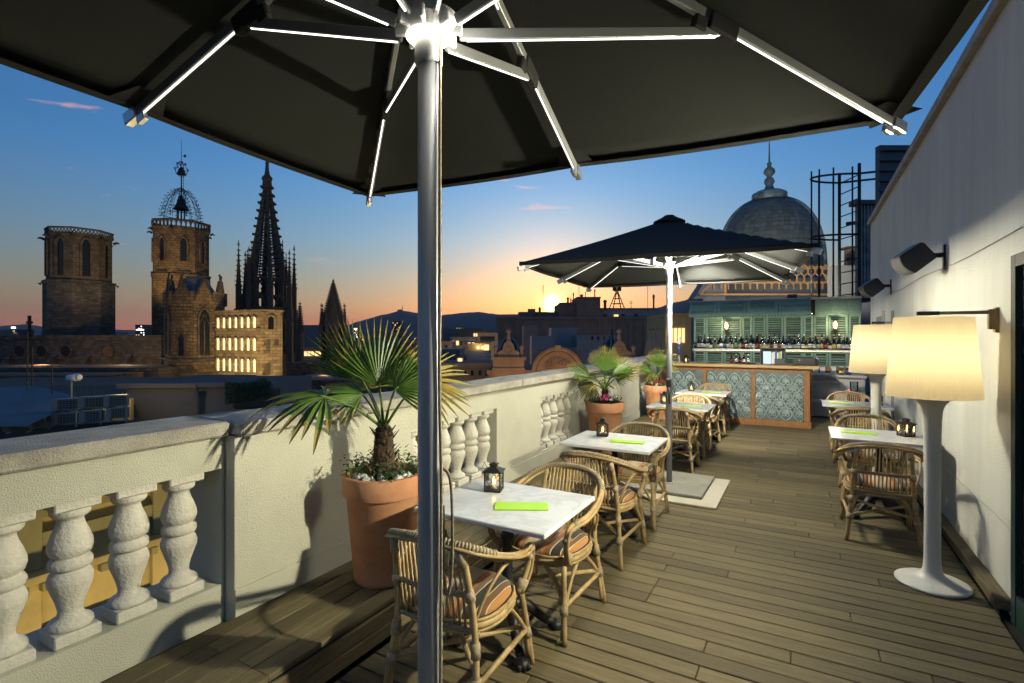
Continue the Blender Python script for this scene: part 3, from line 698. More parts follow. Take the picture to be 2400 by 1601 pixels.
def lantern(label):
    t = thing('candle_lantern', label, 'lantern', (0, 0, 0), 0, 'candle lanterns on the tables')
    w_ = .047
    MB().cbox((0, 0, .006), (.1, .1, .012), .002).build('base', 'lantern', t)
    for sx in (-1, 1):
        for sy in (-1, 1): MB().box((sx*w_*.97, sy*w_*.97, .063), (.007, .007, .101)).build('post', 'lantern', t)
    for i in range(4):
        T = Matrix.Rotation(R(90*i), 4, 'Z'); f_ = MB()
        for s_ in (-1, 1):
            f_.tube([(-.043*s_, -w_, .017), (.043*s_, -w_, .108)], .0017, 4, T=T)
        f_.build('cross_bar', 'lantern', t)
        MB().add([(-.044, -.042, .013), (.044, -.042, .013), (.044, -.042, .112), (-.044, -.042, .112)], [(0, 1, 2, 3)], T).build('glass', 'pane', t)
    r_ = MB(); r_.lathe([(.083, .114), (.083, .118), (.03, .137), (.028, .138), (.028, .152), (.036, .153), (.036, .157), (.0, .168)], 4, rot=R(45)); r_.build('roof', 'lantern', t)
    h_ = MB(); h_.sm = True; h_.tube([(-.05, -.03, .125), (-.062, -.03, .145), (-.055, 0, .168), (-.062, .03, .145), (-.05, .03, .125)], .0016, 5); h_.build('handle', 'lantern', t)
    c_ = MB(); c_.sm = True; c_.lathe([(.019, .012), (.019, .034), (.0, .035)], 12); c_.build('candle', 'wax', t)
    fl = MB(); fl.sm = True; fl.lathe([(.0, .036), (.006, .042), (.0085, .052), (.006, .066), (.002, .080), (0, .084)], 10); fl.build('flame', 'flame', t)
    return t
LN = lantern('small metal candle lantern on the table next to the roped parasol pole')
LN.location = (-1.592, 2.60, .741); LN.rotation_euler = (0, 0, R(18))
for x, y_, a, lb in ((-1.60, 4.53, 12, 'small metal candle lantern on the table beside the stone slab'), (-1.64, 7.14, 25, 'small metal candle lantern half behind the mid terrace parasol pole'), (-1.63, 9.06, 10, 'small metal candle lantern on the table closest to the bar front'),
                     (.83, 5.88, 35, 'small metal candle lantern on the wall-side table by the green-door lamp'), (.87, 8.36, 20, 'small metal candle lantern on the wall-side table near the steel fridge')):
    dup(LN, (x, y_, .741), R(a), lb)
def menu(loc, rz, label):
    t = thing('menu_card', label, 'menu', loc, rz, 'lime menus on the tables')
    MB().cbox((0, 0, .0035), (.285, .125, .006), .002).build('cover', 'lime', t)
    MB().box((0, -.053, .0071), (.24, .004, .0008)).build('elastic', 'lime', t)
    return t
for x, y_, a, lb in ((-1.31, 2.42, 28, 'lime green menu on the table behind the roped pole'), (-1.32, 4.36, 10, 'lime green menu on the table beside the stone slab'), (-1.29, 7.05, 12, 'lime green menu on the table behind the mid terrace parasol'),
                     (-1.30, 8.98, 10, 'lime green menu on the table closest to the bar front'), (.47, 5.84, -8, 'lime green menu on the wall-side table by the green-door lamp'), (.47, 8.42, -8, 'lime green menu on the wall-side table near the steel fridge')):
    menu((x, y_, .7405), R(a), lb)
# ================================================================== PALMS IN POTS
def fan_data(n=26, Rl=.5, spread=150, mname='palm', seed=0, droop=.16, ragged=.12, join=.44):
    rr = random.Random(seed); b_ = MB()
    for i in range(n):
        a = R(-spread/2+spread*i/(n-1)); da = R(spread/(n-1))*.5
        L = Rl*(1-.18*abs(2*i/(n-1)-1)**2)*(1-rr.random()*ragged)
        st = [(.03, 1), (join*.55, 1), (join, 1), (.70, .82), (.88, .50), (1, .08)]
        prev = None; dz = rr.uniform(-.02, .02)
        tip = rr.uniform(.6, 1.5)
        for (q, wq) in st:
            r_ = L*q; wdt = min(Rl*join*math.tan(da), r_*math.tan(da))*wq*1.02 if q <= join else Rl*join*math.tan(da)*wq
            z = -droop*L*(q**2.2)*tip+dz*q; ca, sa = math.sin(a), math.cos(a)
            c_ = Vector((ca*r_, sa*r_, z)); px_ = Vector((sa, -ca, 0))
            fold = .38*wdt
            row = (c_-px_*wdt+UP*fold, c_-UP*fold, c_+px_*wdt+UP*fold)
            o_ = len(b_.v); b_.v += [tuple(p) for p in row]
            if prev is not None:
                b_.cm = 1 if q > .84 else 0
                b_.face([prev, prev+1, o_+1, o_]); b_.face([prev+1, prev+2, o_+2, o_+1])
            prev = o_
    b_.cm = 0
    return b_.data('fan_leaf', [mname, 'palm_dry'])
FANS = [fan_data(22, .5, 128, 'palm', 1, .10), fan_data(22, .5, 150, 'palm', 2, .24), fan_data(24, .5, 190, 'palm', 3, .38, .25), fan_data(24, .5, 170, 'palm_dry', 4, .36, .3), fan_data(20, .5, 75, 'palm', 5, .12, .1), fan_data(16, .5, 200, 'palm', 6, .45, .3)]
def place_leaf(t, crown, hub, up, face, size, kind, rr, droopy=0):
    # hub: where the blade starts, up: direction of the middle segment, face: rough normal of the blade
    y_ = Vector(up).normalized(); z = Vector(face); z = (z-y_*z.dot(y_)).normalized(); x = y_.cross(z)
    M = Matrix((x, y_, z)).transposed().to_4x4(); M.translation = Vector(hub)
    o = obj('fan_leaf', FANS[kind], t); o.matrix_local = M @ Matrix.Diagonal((size, size, size, 1))
    c0 = Vector(crown); h_ = Vector(hub); m_ = (c0+h_)/2+Vector((0, 0, .06*(h_-c0).length))
    p_ = MB(); p_.sm = True; p_.tube(smoothpath([c0, m_, h_, h_+y_*.03], 4), [.009]*4+[.0065]*4+[.005]*5, 6); p_.build('petiole', 'palm', t)
def pot(loc, label, rtop=.245, h=.635):
    t = thing('terracotta_pot', label, 'pot', loc, 0, 'terracotta pots on the platform')
    b_ = MB(); b_.sm = True
    b_.lathe([(.165, 0), (.172, .006), (.176, .03), (rtop*.895, h*.80), (rtop*.905, h*.805), (rtop*.97, h*.812), (rtop*.985, h*.83), (rtop, h*.985), (rtop-.006, h), (rtop-.03, h), (rtop-.038, h*.97), (rtop-.05, h*.80)], 48)
    o = b_.build('shell', 'terracotta', t); smoothmesh(o, 50)
    s_ = MB(); s_.lathe([(rtop-.034, h*.92), (.10, h*.945), (.0, h*.95)], 28); s_.build('soil', 'soil', t)
    return t
def palm_trunk(t, z0, hgt, r0, r1, seed):
    rr = random.Random(seed); b_ = MB(); b_.sm = True
    b_.lathe([(r0*1.15, z0), (r0, z0+hgt*.3), (r1, z0+hgt), (r1*.6, z0+hgt+.03)], 12); b_.build('trunk', 'palm_trunk', t)
    s_ = MB()
    for i in range(70):
        a = rr.random()*6.28; z = z0+hgt*rr.random(); q = (z-z0)/hgt; rad = r0+(r1-r0)*q; L = rr.uniform(.03, .07)
        d = Vector((math.cos(a), math.sin(a), 0)); p0 = d*rad*.85+UP*z; p1 = d*(rad+L*.6)+UP*(z+L*.8); sd_ = Vector((-d.y, d.x, 0))*rr.uniform(.006, .014)
        s_.add([p0-sd_, p0+sd_, p1+sd_*.4, p1-sd_*.4], [(0, 1, 2, 3)])
        p0 = p0+d*.004; s_.add([p0-sd_, p0+sd_, p1+sd_*.4, p1-sd_*.4], [(3, 2, 1, 0)])
    stuff(s_.build('leaf_stubs', 'palm_trunk', t))
def foliage(t, name, z, r0, r1, n, mname, seed, size=.03, hgt=.12, trail=0):
    rr = random.Random(seed); b_ = MB()
    for i in range(n):
        a = rr.random()*6.28; r_ = r0+(r1-r0)*rr.random()**.6; base = Vector((math.cos(a)*r_, math.sin(a)*r_, z))
        H = hgt*rr.uniform(.3, 1.1); ln = Vector((math.cos(a), math.sin(a), 0))*rr.uniform(-.02, .07)
        
        for k_ in range(5):
            c_ = base+(ln+UP*H)*(k_+1)/5
            q = Matrix.Translation(c_) @ Matrix.Rotation(rr.random()*6.28, 4, 'Z') @ Matrix.Rotation(rr.uniform(-1.1, 1.1), 4, 'X')
            s_ = size*rr.uniform(.6, 1.2)
            b_.add([(0, 0, 0), (s_*.28, s_*.5, .004), (0, s_, 0), (-s_*.28, s_*.5, .004)], [(0, 1, 2, 3)], q)
    return stuff(b_.build(name, mname, t))
def flowers(t, z, spots, mname, seed, size=.02):
    rr = random.Random(seed)
    for (x, y_, dz) in spots:
        b_ = MB(); tilt = Matrix.Translation((x, y_, z+dz)) @ Matrix.Rotation(rr.uniform(-.9, .9), 4, 'X') @ Matrix.Rotation(rr.uniform(-.9, .9), 4, 'Y')
        for k_ in range(5):
            M = tilt @ Matrix.Rotation(R(72*k_), 4, 'Z'); b_.add([(0, 0, 0), (size*.55, size*.6, .003), (0, size*1.15, .006), (-size*.55, size*.6, .003)], [(0, 1, 2, 3)], M)
        b_.build('flower', mname, t)
CAMV = Vector((SY, -CYW, 0))       # towards the camera, level
# --- the big palm by the first table
PT = (-2.21, 2.33, PLAT)
pot(PT, 'large terracotta pot with white pebbles behind the marble table')
pl = thing('fan_palm', 'fan palm with big green leaves in the terracotta pot with white pebbles', 'palm', PT, 0, 'potted fan palms')
palm_trunk(pl, .58, .31, .072, .052, 3)
CR = (0, 0, .90)
def loc1(px, py, d): return P(px, py, d)-Vector(PT)
rr = random.Random(2)
CR = (0, 0, .89)
place_leaf(pl, CR, loc1(889, 907, 2.98), RIGHT*.03+UP*1-CAMV*.12, CAMV+UP*.15, .86, 0, rr)
place_leaf(pl, CR, loc1(850, 893, 3.18), -RIGHT*.66+UP*.75, CAMV*.95+UP*.3-RIGHT*.1, .92, 4, rr)
place_leaf(pl, CR, loc1(762, 930, 2.72), -RIGHT*.9+UP*.16+CAMV*.35, UP*.95+CAMV*.35, .74, 5, rr)
place_leaf(pl, CR, loc1(985, 893, 3.0), RIGHT*1+UP*.02, CAMV*.75+UP*.6, .74, 3, rr)
place_leaf(pl, CR, loc1(890, 905, 3.4), RIGHT*.45+UP*.85-CAMV*.4, CAMV*.7+UP*.5, .8, 0, rr)
place_leaf(pl, CR, loc1(865, 912, 3.35), -RIGHT*.25+UP*.6-CAMV*.5, CAMV*.6+UP*.7, .8, 3, rr)
place_leaf(pl, CR, loc1(850, 925, 3.0), -RIGHT*.8+UP*.12+CAMV*.3, CAMV*.5+UP*.85, .58, 1, rr)
place_leaf(pl, CR, loc1(925, 915, 2.92), RIGHT*.6+UP*.55+CAMV*.1, CAMV*.8+UP*.5, .62, 1, rr)
und = thing('pot_planting', 'wilting herbs and white pebbles round the big palm trunk', 'plant', (PT[0], PT[1], PLAT))
foliage(und, 'herbs', .60, .06, .215, 150, 'leaf', 4, .03, .13, trail=1)
for i in range(16):
    a = R(200+rr.random()*150); r_ = rr.uniform(.10, .195); b_ = MB(); b_.sm = True; s_ = rr.uniform(.014, .034)
    b_.lathe([(0, -.6*s_), (.8*s_, -.4*s_), (s_, 0), (.75*s_, .45*s_), (0, .6*s_)], 9); b_.build('pebble', 'pebble', und, (math.cos(a+YAW)*r_, math.sin(a+YAW)*r_, .615+rr.random()*.02), (rr.random(), rr.random(), rr.random()*3))
# --- two smaller palms with flowers
def small_palm(loc, label, seed, nleaf=7, scale=1.0, fl='petal_pink'):
    t = thing('fan_palm', label, 'palm', loc, 0, 'potted fan palms'); rr = random.Random(seed)
    palm_trunk(t, .58, .20, .04, .03, seed); cr_ = (0, 0, .79)
    for i in range(nleaf):
        a = R(360*i/nleaf+rr.uniform(-14, 14)); el = R(rr.choice([16, 30, 48])); d = Vector((math.cos(a)*math.cos(el), math.sin(a)*math.cos(el), math.sin(el)))
        hub_ = Vector(cr_)+d*rr.uniform(.17, .25)*scale+UP*.06; place_leaf(t, cr_, hub_, d*1.0-UP*.1, UP*1+CAMV*.55, rr.uniform(.66, .84)*scale, rr.choice([0, 1, 1]), rr)
    place_leaf(t, cr_, Vector(cr_)+UP*.24*scale, UP*1+RIGHT*.08, CAMV, .72*scale, 0, rr)
    place_leaf(t, cr_, Vector(cr_)+UP*.06-RIGHT*.13, -RIGHT*.9-UP*.35, UP+CAMV*.5, .66*scale, 3, rr)
    return t
def flower_bed(loc, label, seed, fl):
    t = thing('flowering_plant', label, 'flowers', loc, 0, 'flowers round the palm trunks'); rr = random.Random(seed)
    foliage(t, 'leaves', .61, .03, .20, 110, 'leaf', seed, .034, .09)
    flowers(t, .66, [(rr.uniform(-.02, .17), rr.uniform(-.16, .02), rr.uniform(0, .07)) for _ in range(10)], fl, seed, .027)
    flowers(t, .65, [(rr.uniform(-.16, .12), rr.uniform(-.19, -.02), rr.uniform(-.01, .05)) for _ in range(14)], 'petal_white', seed+1, .022)
    return t
L2 = (-2.17, 6.22, PLAT); L3 = (-2.27, 9.35, PLAT-.05)
pot(L2, 'terracotta pot with magenta flowers beside the table by the stone slab', .242, .635); small_palm(L2, 'small fan palm rising from magenta flowers', 8, 7, .95)
flower_bed(L2, 'magenta and white flowers below the palm nearer the stone slab', 21, 'petal_pink')
pot(L3, 'terracotta pot with red flowers close to the bar counter', .242, .635); small_palm(L3, 'small fan palm rising from red flowers close to the bar', 14, 6, .88)
flower_bed(L3, 'red and white flowers in the pot close to the bar', 31, 'petal_red')
# ================================================================== THE BAR
YB = 10.62           # front face of the counter
bar = thing('bar_counter', 'oak bar counter with embossed patina metal panels', 'bar', (-1.0, YB+.35, 0))
bx0, bx1 = -2.50, .135
ox, oy = bar.location.x, bar.location.y
def bp(a, b_, name, mname, r=.004):
    a = Vector(a)-Vector((ox, oy, 0)); b_ = Vector(b_)-Vector((ox, oy, 0))
    m_ = MB(); m_.cbox((a+b_)/2, tuple(abs(v_) for v_ in (b_-a)), r); return m_.build(name, mname, bar)
bp((bx0-.02, YB-.13, 1.075), (bx1+.13, YB+.62, 1.135), 'counter_top', 'oak_top', .006)
bp((bx0, YB+.03, .002), (bx1-.002, YB+.55, 1.073), 'carcass', 'joist')
bp((bx0, YB-.02, .002), (bx1+.012, YB+.028, .12), 'bottom_rail', 'oak')
bp((bx0, YB-.012, 1.0), (bx1, YB+.028, 1.073), 'top_rail', 'oak')
bp((bx1-.001, YB+.04, .125), (bx1+.01, YB+.55, 1.06), 'end_panel', 'oak')
posts = [-2.46, -1.66, -.80, .075]
for i, xp in enumerate(posts):
    w_ = .075 if i < 3 else .10
    bp((xp-w_/2, YB-.022, .122), (xp+w_/2+.0, YB+.026, .998), 'post', 'oak')
# embossed palmette tiles
def palmette():
    b_ = MB(); b_.sm = True; W, H = .215, .30
    for i in range(7):
        a = R(-78+26*i); L = .098-.012*abs(i-3); dx, dz = math.sin(a), math.cos(a); w0 = .011
        pts = [(.006, .3), (.35, .8), (.72, 1.25), (.93, .9), (1, .1)]; rows = []
        for q, wq in pts:
            cx_, cz_ = dx*L*q, dz*L*q; n_ = Vector((dz, 0, -dx)); c_ = Vector((cx_, 0, cz_))
            rows.append((c_-n_*w0*wq, c_+Vector((0, -.016*math.sin(q*2.6+.3), 0)), c_+n_*w0*wq))
        o_ = len(b_.v)
        for r_ in rows: b_.v += [tuple(p) for p in r_]
        for k_ in range(len(rows)-1):
            for j in range(2): b_.face([o_+k_*3+j, o_+k_*3+j+1, o_+(k_+1)*3+j+1, o_+(k_+1)*3+j])
    for s_ in (-1, 1):
        sp_ = [(s_*(.006+.030*(1-math.cos(a_))*(1-.05*a_) ), -.004, -.012-.034*math.sin(a_)*(1-.06*a_)) for a_ in [i*.55 for i in range(11)]]
        b_.tube(sp_, .0075, 5)
        og = [(0, 0, .145), (s_*.028, 0, .118), (s_*.072, 0, .085), (s_*.098, 0, .035), (s_*.100, 0, -.01), (s_*.075, 0, -.062), (s_*.032, 0, -.10), (0, 0, -.145)]
        b_.tube(smoothpath(og, 2), .008, 5)
        b_.cbox((s_*.108, -.004, .0), (.034, .014, .022), .004)
    b_.cbox((0, -.004, -.012), (.022, .014, .02), .004)
    return b_.data('palmette', 'patina')
PAL = palmette()
for i in range(3):
    x0, x1 = posts[i]+.04, posts[i+1]-(.04 if i < 2 else .052)
    pan = bp((x0, YB+.008, .122), (x1, YB+.024, .998), 'metal_panel', 'patina_dark', .002)
    W, H = .2165, .29
    for row in range(7):
        z = .10+row*H/2
        off = W/2 if row % 2 else 0
        k_ = math.floor((x0-x1)/W)-1
        xx = (x0+x1)/2+off-W*6
        while xx < x1:
            if xx-.085 > x0-.03 and xx+.085 < x1+.03 and z-.11 > .06 and z+.12 < 1.07:
                obj('palmette', PAL, pan, (xx-ox, YB+.0045-oy, z))
            xx += W
# things on the counter
CT = 1.136
tap = thing('beer_tap', 'tall chrome and blue beer tap at the end of the bar counter', 'tap', (-2.17, YB+.10, CT))
b_ = MB(); b_.sm = True; b_.lathe([(.045, 0), (.045, .01), (.02, .03), (.017, .14), (.02, .145)], 14); b_.build('stem', 'steel', tap)
b_ = MB(); b_.sm = True; b_.tube([(0, 0, .14), (.0, -.01, .22), (.0, -.02, .38)], [.012, .02, .026], 10); b_.build('handle', 'label_blue', tap)
b_ = MB(); b_.sm = True; b_.lathe([(.035, -.005), (.035, .005)], 16, T=Matrix.Translation((0, -.045, .40)) @ Matrix.Rotation(R(90), 4, 'X')); b_.build('badge', 'white_plastic', tap)
b_ = MB(); b_.prism([(-.02, .37), (.02, .37), (.035, .50), (.03, .55), (-.01, .47)], .03, Matrix.Translation((0, -.035, 0))); b_.build('handle_tip', 'white_plastic', tap)
b_ = MB(); b_.sm = True; b_.tube([(0, -.0, .10), (0, -.07, .10), (0, -.09, .07)], .009, 8); b_.build('spout', 'steel', tap)
ln2 = dup(LN, (-2.02, YB+.02, CT), R(30), 'small candle lantern on the bar counter beside the beer tap')
def bottle_data(kind, glass, label, cap, h=.27, r=.036):
    b_ = MB(); b_.sm = True; b_.cm = 0
    if kind == 0: pr = [(r*.95, 0), (r, .006), (r, h*.58), (r*.85, h*.66), (r*.42, h*.74), (r*.36, h*.93)]
    elif kind == 1: pr = [(r*.95, 0), (r, .006), (r*1.02, h*.5), (r*.5, h*.6), (r*.38, h*.93)]
    elif kind == 2: pr = [(r*.8, 0), (r*.85, .006), (r*1.1, h*.45), (r*.9, h*.6), (r*.36, h*.72), (r*.34, h*.93)]
    else: pr = [(r*1.15, 0), (r*1.2, .006), (r*1.2, h*.5), (r*.4, h*.62), (r*.4, h*.93)]
    b_.lathe(pr, 12)
    b_.cm = 1; lr = pr[2][0]*1.012 if kind != 2 else r*1.06
    b_.lathe([(lr, h*.12), (lr, h*.42)], 12)
    b_.cm = 2; b_.lathe([(r*.42, h*.90), (r*.42, h), (0, h)], 10)
    return b_.data('bottle', [glass, label, cap])
variants = [(0, 'glass_clear', 'label_white', 'label_white', 'clear bottle with white label and cap'), (1, 'glass_green', 'label_white', 'label_black', 'green bottle with white label'), (0, 'glass_brown', 'label_yellow', 'cap_gold', 'brown bottle with yellow label and gold cap'),
            (2, 'glass_amber', 'label_red', 'label_black', 'amber bellied bottle with red label'), (3, 'glass_clear', 'label_blue', 'label_blue', 'broad clear bottle with blue label'), (0, 'glass_dark', 'label_white', 'label_black', 'near-black bottle with white label'),
            (1, 'glass_blue', 'label_white', 'label_blue', 'blue glass bottle with white label'), (0, 'glass_green', 'label_yellow', 'cap_gold', 'green bottle with yellow label and gold cap'), (3, 'glass_brown', 'label_white', 'cap_orange', 'broad brown bottle with white label and orange stopper'),
            (2, 'glass_clear', 'label_green', 'label_white', 'clear bellied bottle with green label')]
BD = []
for kd, g, lb, cp, tx in variants:
    for hh in (.25, .285): BD.append((bottle_data(kd, g, lb, cp, hh), tx))
YS = 13.05          # face of the shutter wall
rr = random.Random(17)
SHZ = 1.372
x = -2.17; i = 0
seq = []
while x < .93:
    k_ = rr.choice([0, 0, 4, 9, 1, 6]) if x < -1.2 else rr.choice([0, 1, 2, 3, 5, 7, 8, 2, 5])
    dta, tx = BD[k_*2+rr.randint(0, 1)]
    side = 'left of' if x < -1.05 else ('between' if x < .22 else 'right of')
    where = {'left of': 'at the open shelf end', 'between': 'mid bar shelf', 'right of': 'at the white-wall shelf end'}[side]
    o = obj('bottle', dta, None, (x, YS-.10+rr.uniform(-.012, .012), SHZ+.0005), (0, 0, rr.random()*.8), (rr.uniform(.9, 1.05),)*2+(rr.uniform(.9, 1.12),))
    tag(o, tx+' '+where, 'bottle', 'bottles on the bar shelf, '+side)
    x += rr.uniform(.062, .085)
x = -2.13
while x < .9:
    k_ = rr.randint(0, 9); dta, tx = BD[k_*2+1]
    o = obj('bottle', dta, None, (x, YS-.045, SHZ+.0005), (0, 0, rr.random()), (.82, .82, 1.2))
    tag(o, tx+' in the shelf back row', 'bottle', 'back row bottles on the bar shelf'); x += rr.uniform(.085, .13)
for j, (xx, k_) in enumerate(((-1.20, 3), (-1.12, 0), (-1.05, 3), (-.98, 5), (-.90, 0))):
    dta, tx = BD[k_*2]; o = obj('sauce_bottle', dta, None, (xx, YB+.22+.03*(j % 2), CT+.012), None, (.75, .75, .68))
    tag(o, 'small '+('dark' if k_ == 5 else 'red-labelled' if k_ == 3 else 'pale')+' sauce bottle on the black bar mat', 'bottle', 'sauce bottles on the bar counter')
tag(MB().cbox((0, 0, 0), (.85, .22, .01), .003).build('bar_mat', 'dark_plastic', None, (-1.2, YB+.22, CT+.006)), 'long black rubber mat on the bar counter', 'mat')
bk = thing('menu_holder', 'black open box holding menus and a bright screen on the bar counter', 'box', (-.48, YB+.26, CT))
for a, c_ in (((-.21, .09, 0), (.21, .10, .30)), ((-.21, -.10, 0), (-.195, .088, .28)), ((.195, -.10, 0), (.21, .088, .28)), ((-.21, -.10, .29), (.21, .10, .305))): MB().span(a, c_).build('side', 'dark_plastic', bk)
MB().span((-.16, -.06, .01), (-.03, -.05, .24)).build('screen', 'screen', bk)
for j in range(6): MB().span((-.02+.03*j, -.06, .01), (.002+.03*j, .06, .22+.01*(j % 3))).build('menu', ['label_white', 'white_plastic', 'label_blue', 'label_white', 'label_green', 'label_white'][j], bk)
MB().span((.03, -.10, .0), (.19, -.07, .11)).build('tray', 'dark_plastic', bk)
tl = thing('cash_drawer', 'black cash drawer box beside the menu holder', 'box', (-.02+.06, YB+.25, CT)); MB().cbox((0, 0, .07), (.36, .24, .14), .008).build('case', 'dark_plastic', tl); MB().cbox((0, -.122, .05), (.33, .006, .07), .002).build('drawer_front', 'black_paint', tl); MB().cbox((-.08, -.127, .09), (.02, .004, .02), .002).build('lock', 'steel', tl)
nd = MB(); nd.sm = True; nd.lathe([(.075, -.006), (.075, .006)], 24, T=Matrix.Translation((0, 0, .07)) @ Matrix.Rotation(R(84), 4, 'X')); tag(nd.build('plate', 'white_plastic', None, (.20, YB+.34, CT)), 'white round plate standing on edge on the bar counter', 'plate')
# ---- shutter wall behind the bar
sw = thing('shutter_wall', 'teal wall of old louvred shutters behind the bar', 'wall', (-.6, YS, 0))
def sp(a, b_, name, mname, par=sw, r=.004, T=None):
    a = Vector(a)-Vector((-.6, YS, 0)); b_ = Vector(b_)-Vector((-.6, YS, 0)); m_ = MB(); m_.cbox((a+b_)/2, tuple(abs(v_) for v_ in (b_-a)), r); return m_.build(name, mname, par)
SX0, SX1 = -2.30, 1.09
sp((SX0, YS+.03, .0), (SX1, YS+.12, 2.42), 'backing', 'joist')
edges = [SX0, -2.02, -1.62, -1.22, -1.0, -.72, -.36, .02, .22, .50, .86, SX1]
for i in range(len(edges)-1):
    a, b_ = edges[i]+.004, edges[i+1]-.004; fr_ = .045
    for (z0, z1) in ((1.52, 2.13), (1.0, 1.33)):
        sh = sp((a, YS+.006, z0), (a+fr_, YS+.028, z1), 'shutter', 'teal')
        sp((b_-fr_, YS+.006, z0), (b_, YS+.028, z1), 'stile', 'teal', sh); sp((a+fr_+.001, YS+.007, z0), (b_-fr_-.001, YS+.027, z0+fr_), 'rail', 'teal', sh); sp((a+fr_+.001, YS+.007, z1-fr_), (b_-fr_-.001, YS+.027, z1), 'rail', 'teal', sh)
        if b_-a-2*fr_ > .05:
            z = z0+fr_+.025
            while z < z1-fr_-.01:
                m_ = MB(); T = Matrix.Translation(((a+b_)/2+.6, .016, z)) @ Matrix.Rotation(R(-38), 4, 'X'); m_.box((0, 0, 0), (b_-a-2*fr_-.004, .007, .040), T=T); m_.build('slat', 'teal_slat', sh); z += .052
sp((SX0, YS-.17, SHZ-.028), (SX1-.02, YS+.004, SHZ-.001), 'shelf', 'oak'); sp((SX0, YS-.176, SHZ-.034), (SX1-.02, YS-.171, SHZ+.006), 'shelf_edge', 'steel')
sp((SX0, YS-.168, SHZ+.085), (SX1-.03, YS-.158, SHZ+.10), 'guard_rail', 'teal')
for xp in (SX0+.01, -1.03, .28, SX1-.05): sp((xp, YS-.166, SHZ+.007), (xp+.018, YS-.1585, SHZ+.084), 'guard_post', 'teal')
sp((SX0, YS-.03, .90), (SX1-.02, YS+.004, 1.0), 'splash_board', 'lattice')
# sloping canopy of shutters with scalloped edge
for i in range(4):
    a = SX0-.06+i*.635; b_ = a+.625
    T = Matrix.Translation(((a+b_)/2+.6, -.19, 2.33)) @ Matrix.Rotation(R(52), 4, 'X')
    pn = MB().cbox((0, 0, 0), (b_-a, .38, .024), .004, T=T).build('awning_panel', 'teal_slat', sw)
    for (c_, s_) in (((-(b_-a)/2+.03, 0, .018), (.05, .378, .014)), (((b_-a)/2-.03, 0, .018), (.05, .378, .014)), ((0, -.17, .018), (b_-a-.12, .04, .012)), ((0, .17, .018), (b_-a-.12, .04, .012))):
        MB().cbox(c_, s_, .003, T=T).build('stile', 'teal', pn)
    for k_ in range(5):
        m_ = MB(); m_.box((0, 0, 0), (b_-a-.12, .05, .007), T=T @ Matrix.Translation((0, -.12+.06*k_, .016)) @ Matrix.Rotation(R(12), 4, 'X')); m_.build('slat', 'teal_slat', pn)
sc_ = MB(); k_ = 0
xx = SX0-.06
poly = [(0, .05)]
nsc = 40; Wd = 2.54
pts = [(0, .06)]
for q in range(nsc*4+1):
    u_ = q/(nsc*4)*Wd; pts.append((u_, .006-.022*abs(math.sin(math.pi*q/4))))
pts.append((Wd, .06)); sc_.prism(pts, .008, Matrix.Translation((SX0-.06+.6, -.325, 2.13))); sc_.build('valance', 'teal', sw)
sp((SX0-.08, YS-.08, 2.475), (SX1, YS+.13, 2.515), 'gutter', 'coping'); sp((.25, YS-.07, 2.13), (SX1, YS+.029, 2.47), 'fascia', 'teal')
for (x0, x1) in ((.28, .55), (.60, .83), (.87, 1.06)): sp((x0, YS-.078, 2.2), (x1, YS-.0705, 2.42), 'fascia_panel', 'teal')
sl_ = sp((SX0+.03, YS-.165, SHZ-.036), (SX1-.05, YS-.150, SHZ-.0285), 'shelf_light', 'shelf_led')
al_ = sp((SX0+.05, YS-.20, 2.15), (.20, YS-.185, 2.16), 'awning_light', 'shelf_led')  # strip added behind the valance to light shutters and bottles
# sconces
def sconce(x, label):
    t = thing('wall_sconce', label, 'wall lamp', (x, YS, 1.83), 0, 'glowing wall sconces on the shutters')
    b_ = MB(); b_.sm = True; b_.tube([(0, 0, -.05), (0, -.06, -.07), (0, -.09, -.03), (0, -.09, 0)], .014, 8); b_.build('arm', 'bronze', t)
    b_ = MB(); b_.sm = True; b_.lathe([(.05, -.01), (.05, .01)], 16, T=Matrix.Translation((0, 0, -.05)) @ Matrix.Rotation(R(90), 4, 'X')); b_.build('rosette', 'bronze', t)
    b_ = MB(); b_.sm = True; b_.lathe([(.02, -.03), (.045, -.02), (.05, 0), (.046, .012)], 14, c=(0, -.09, 0)); b_.build('cup', 'bronze', t)
    for i in range(6):
        a = R(60*i); m_ = MB(); m_.tube([(math.cos(a)*.048, -.09+math.sin(a)*.048, .01), (math.cos(a)*.048, -.09+math.sin(a)*.048, .16)], .003, 4); m_.build('guard_bar', 'bronze', t)
    b_ = MB(); b_.sm = True; b_.lathe([(.018, .014), (.032, .05), (.034, .11), (.02, .145), (0, .155)], 14, c=(0, -.09, 0)); b_.build('bulb', 'bulb', t)
    b_ = MB(); b_.sm = True; b_.lathe([(.052, .16), (.054, .166), (.03, .19), (0, .20)], 14, c=(0, -.09, 0)); b_.build('cap', 'bronze', t)
    lamp('POINT', 'sconce_light', (0, -.20, .09), 9, (1, .78, .45), t, shadow_soft_size=.03)
sconce(-1.545, 'glowing caged sconce at the open end of the shutter wall'); sconce(.62, 'glowing caged sconce near the white wall end of the shutters')
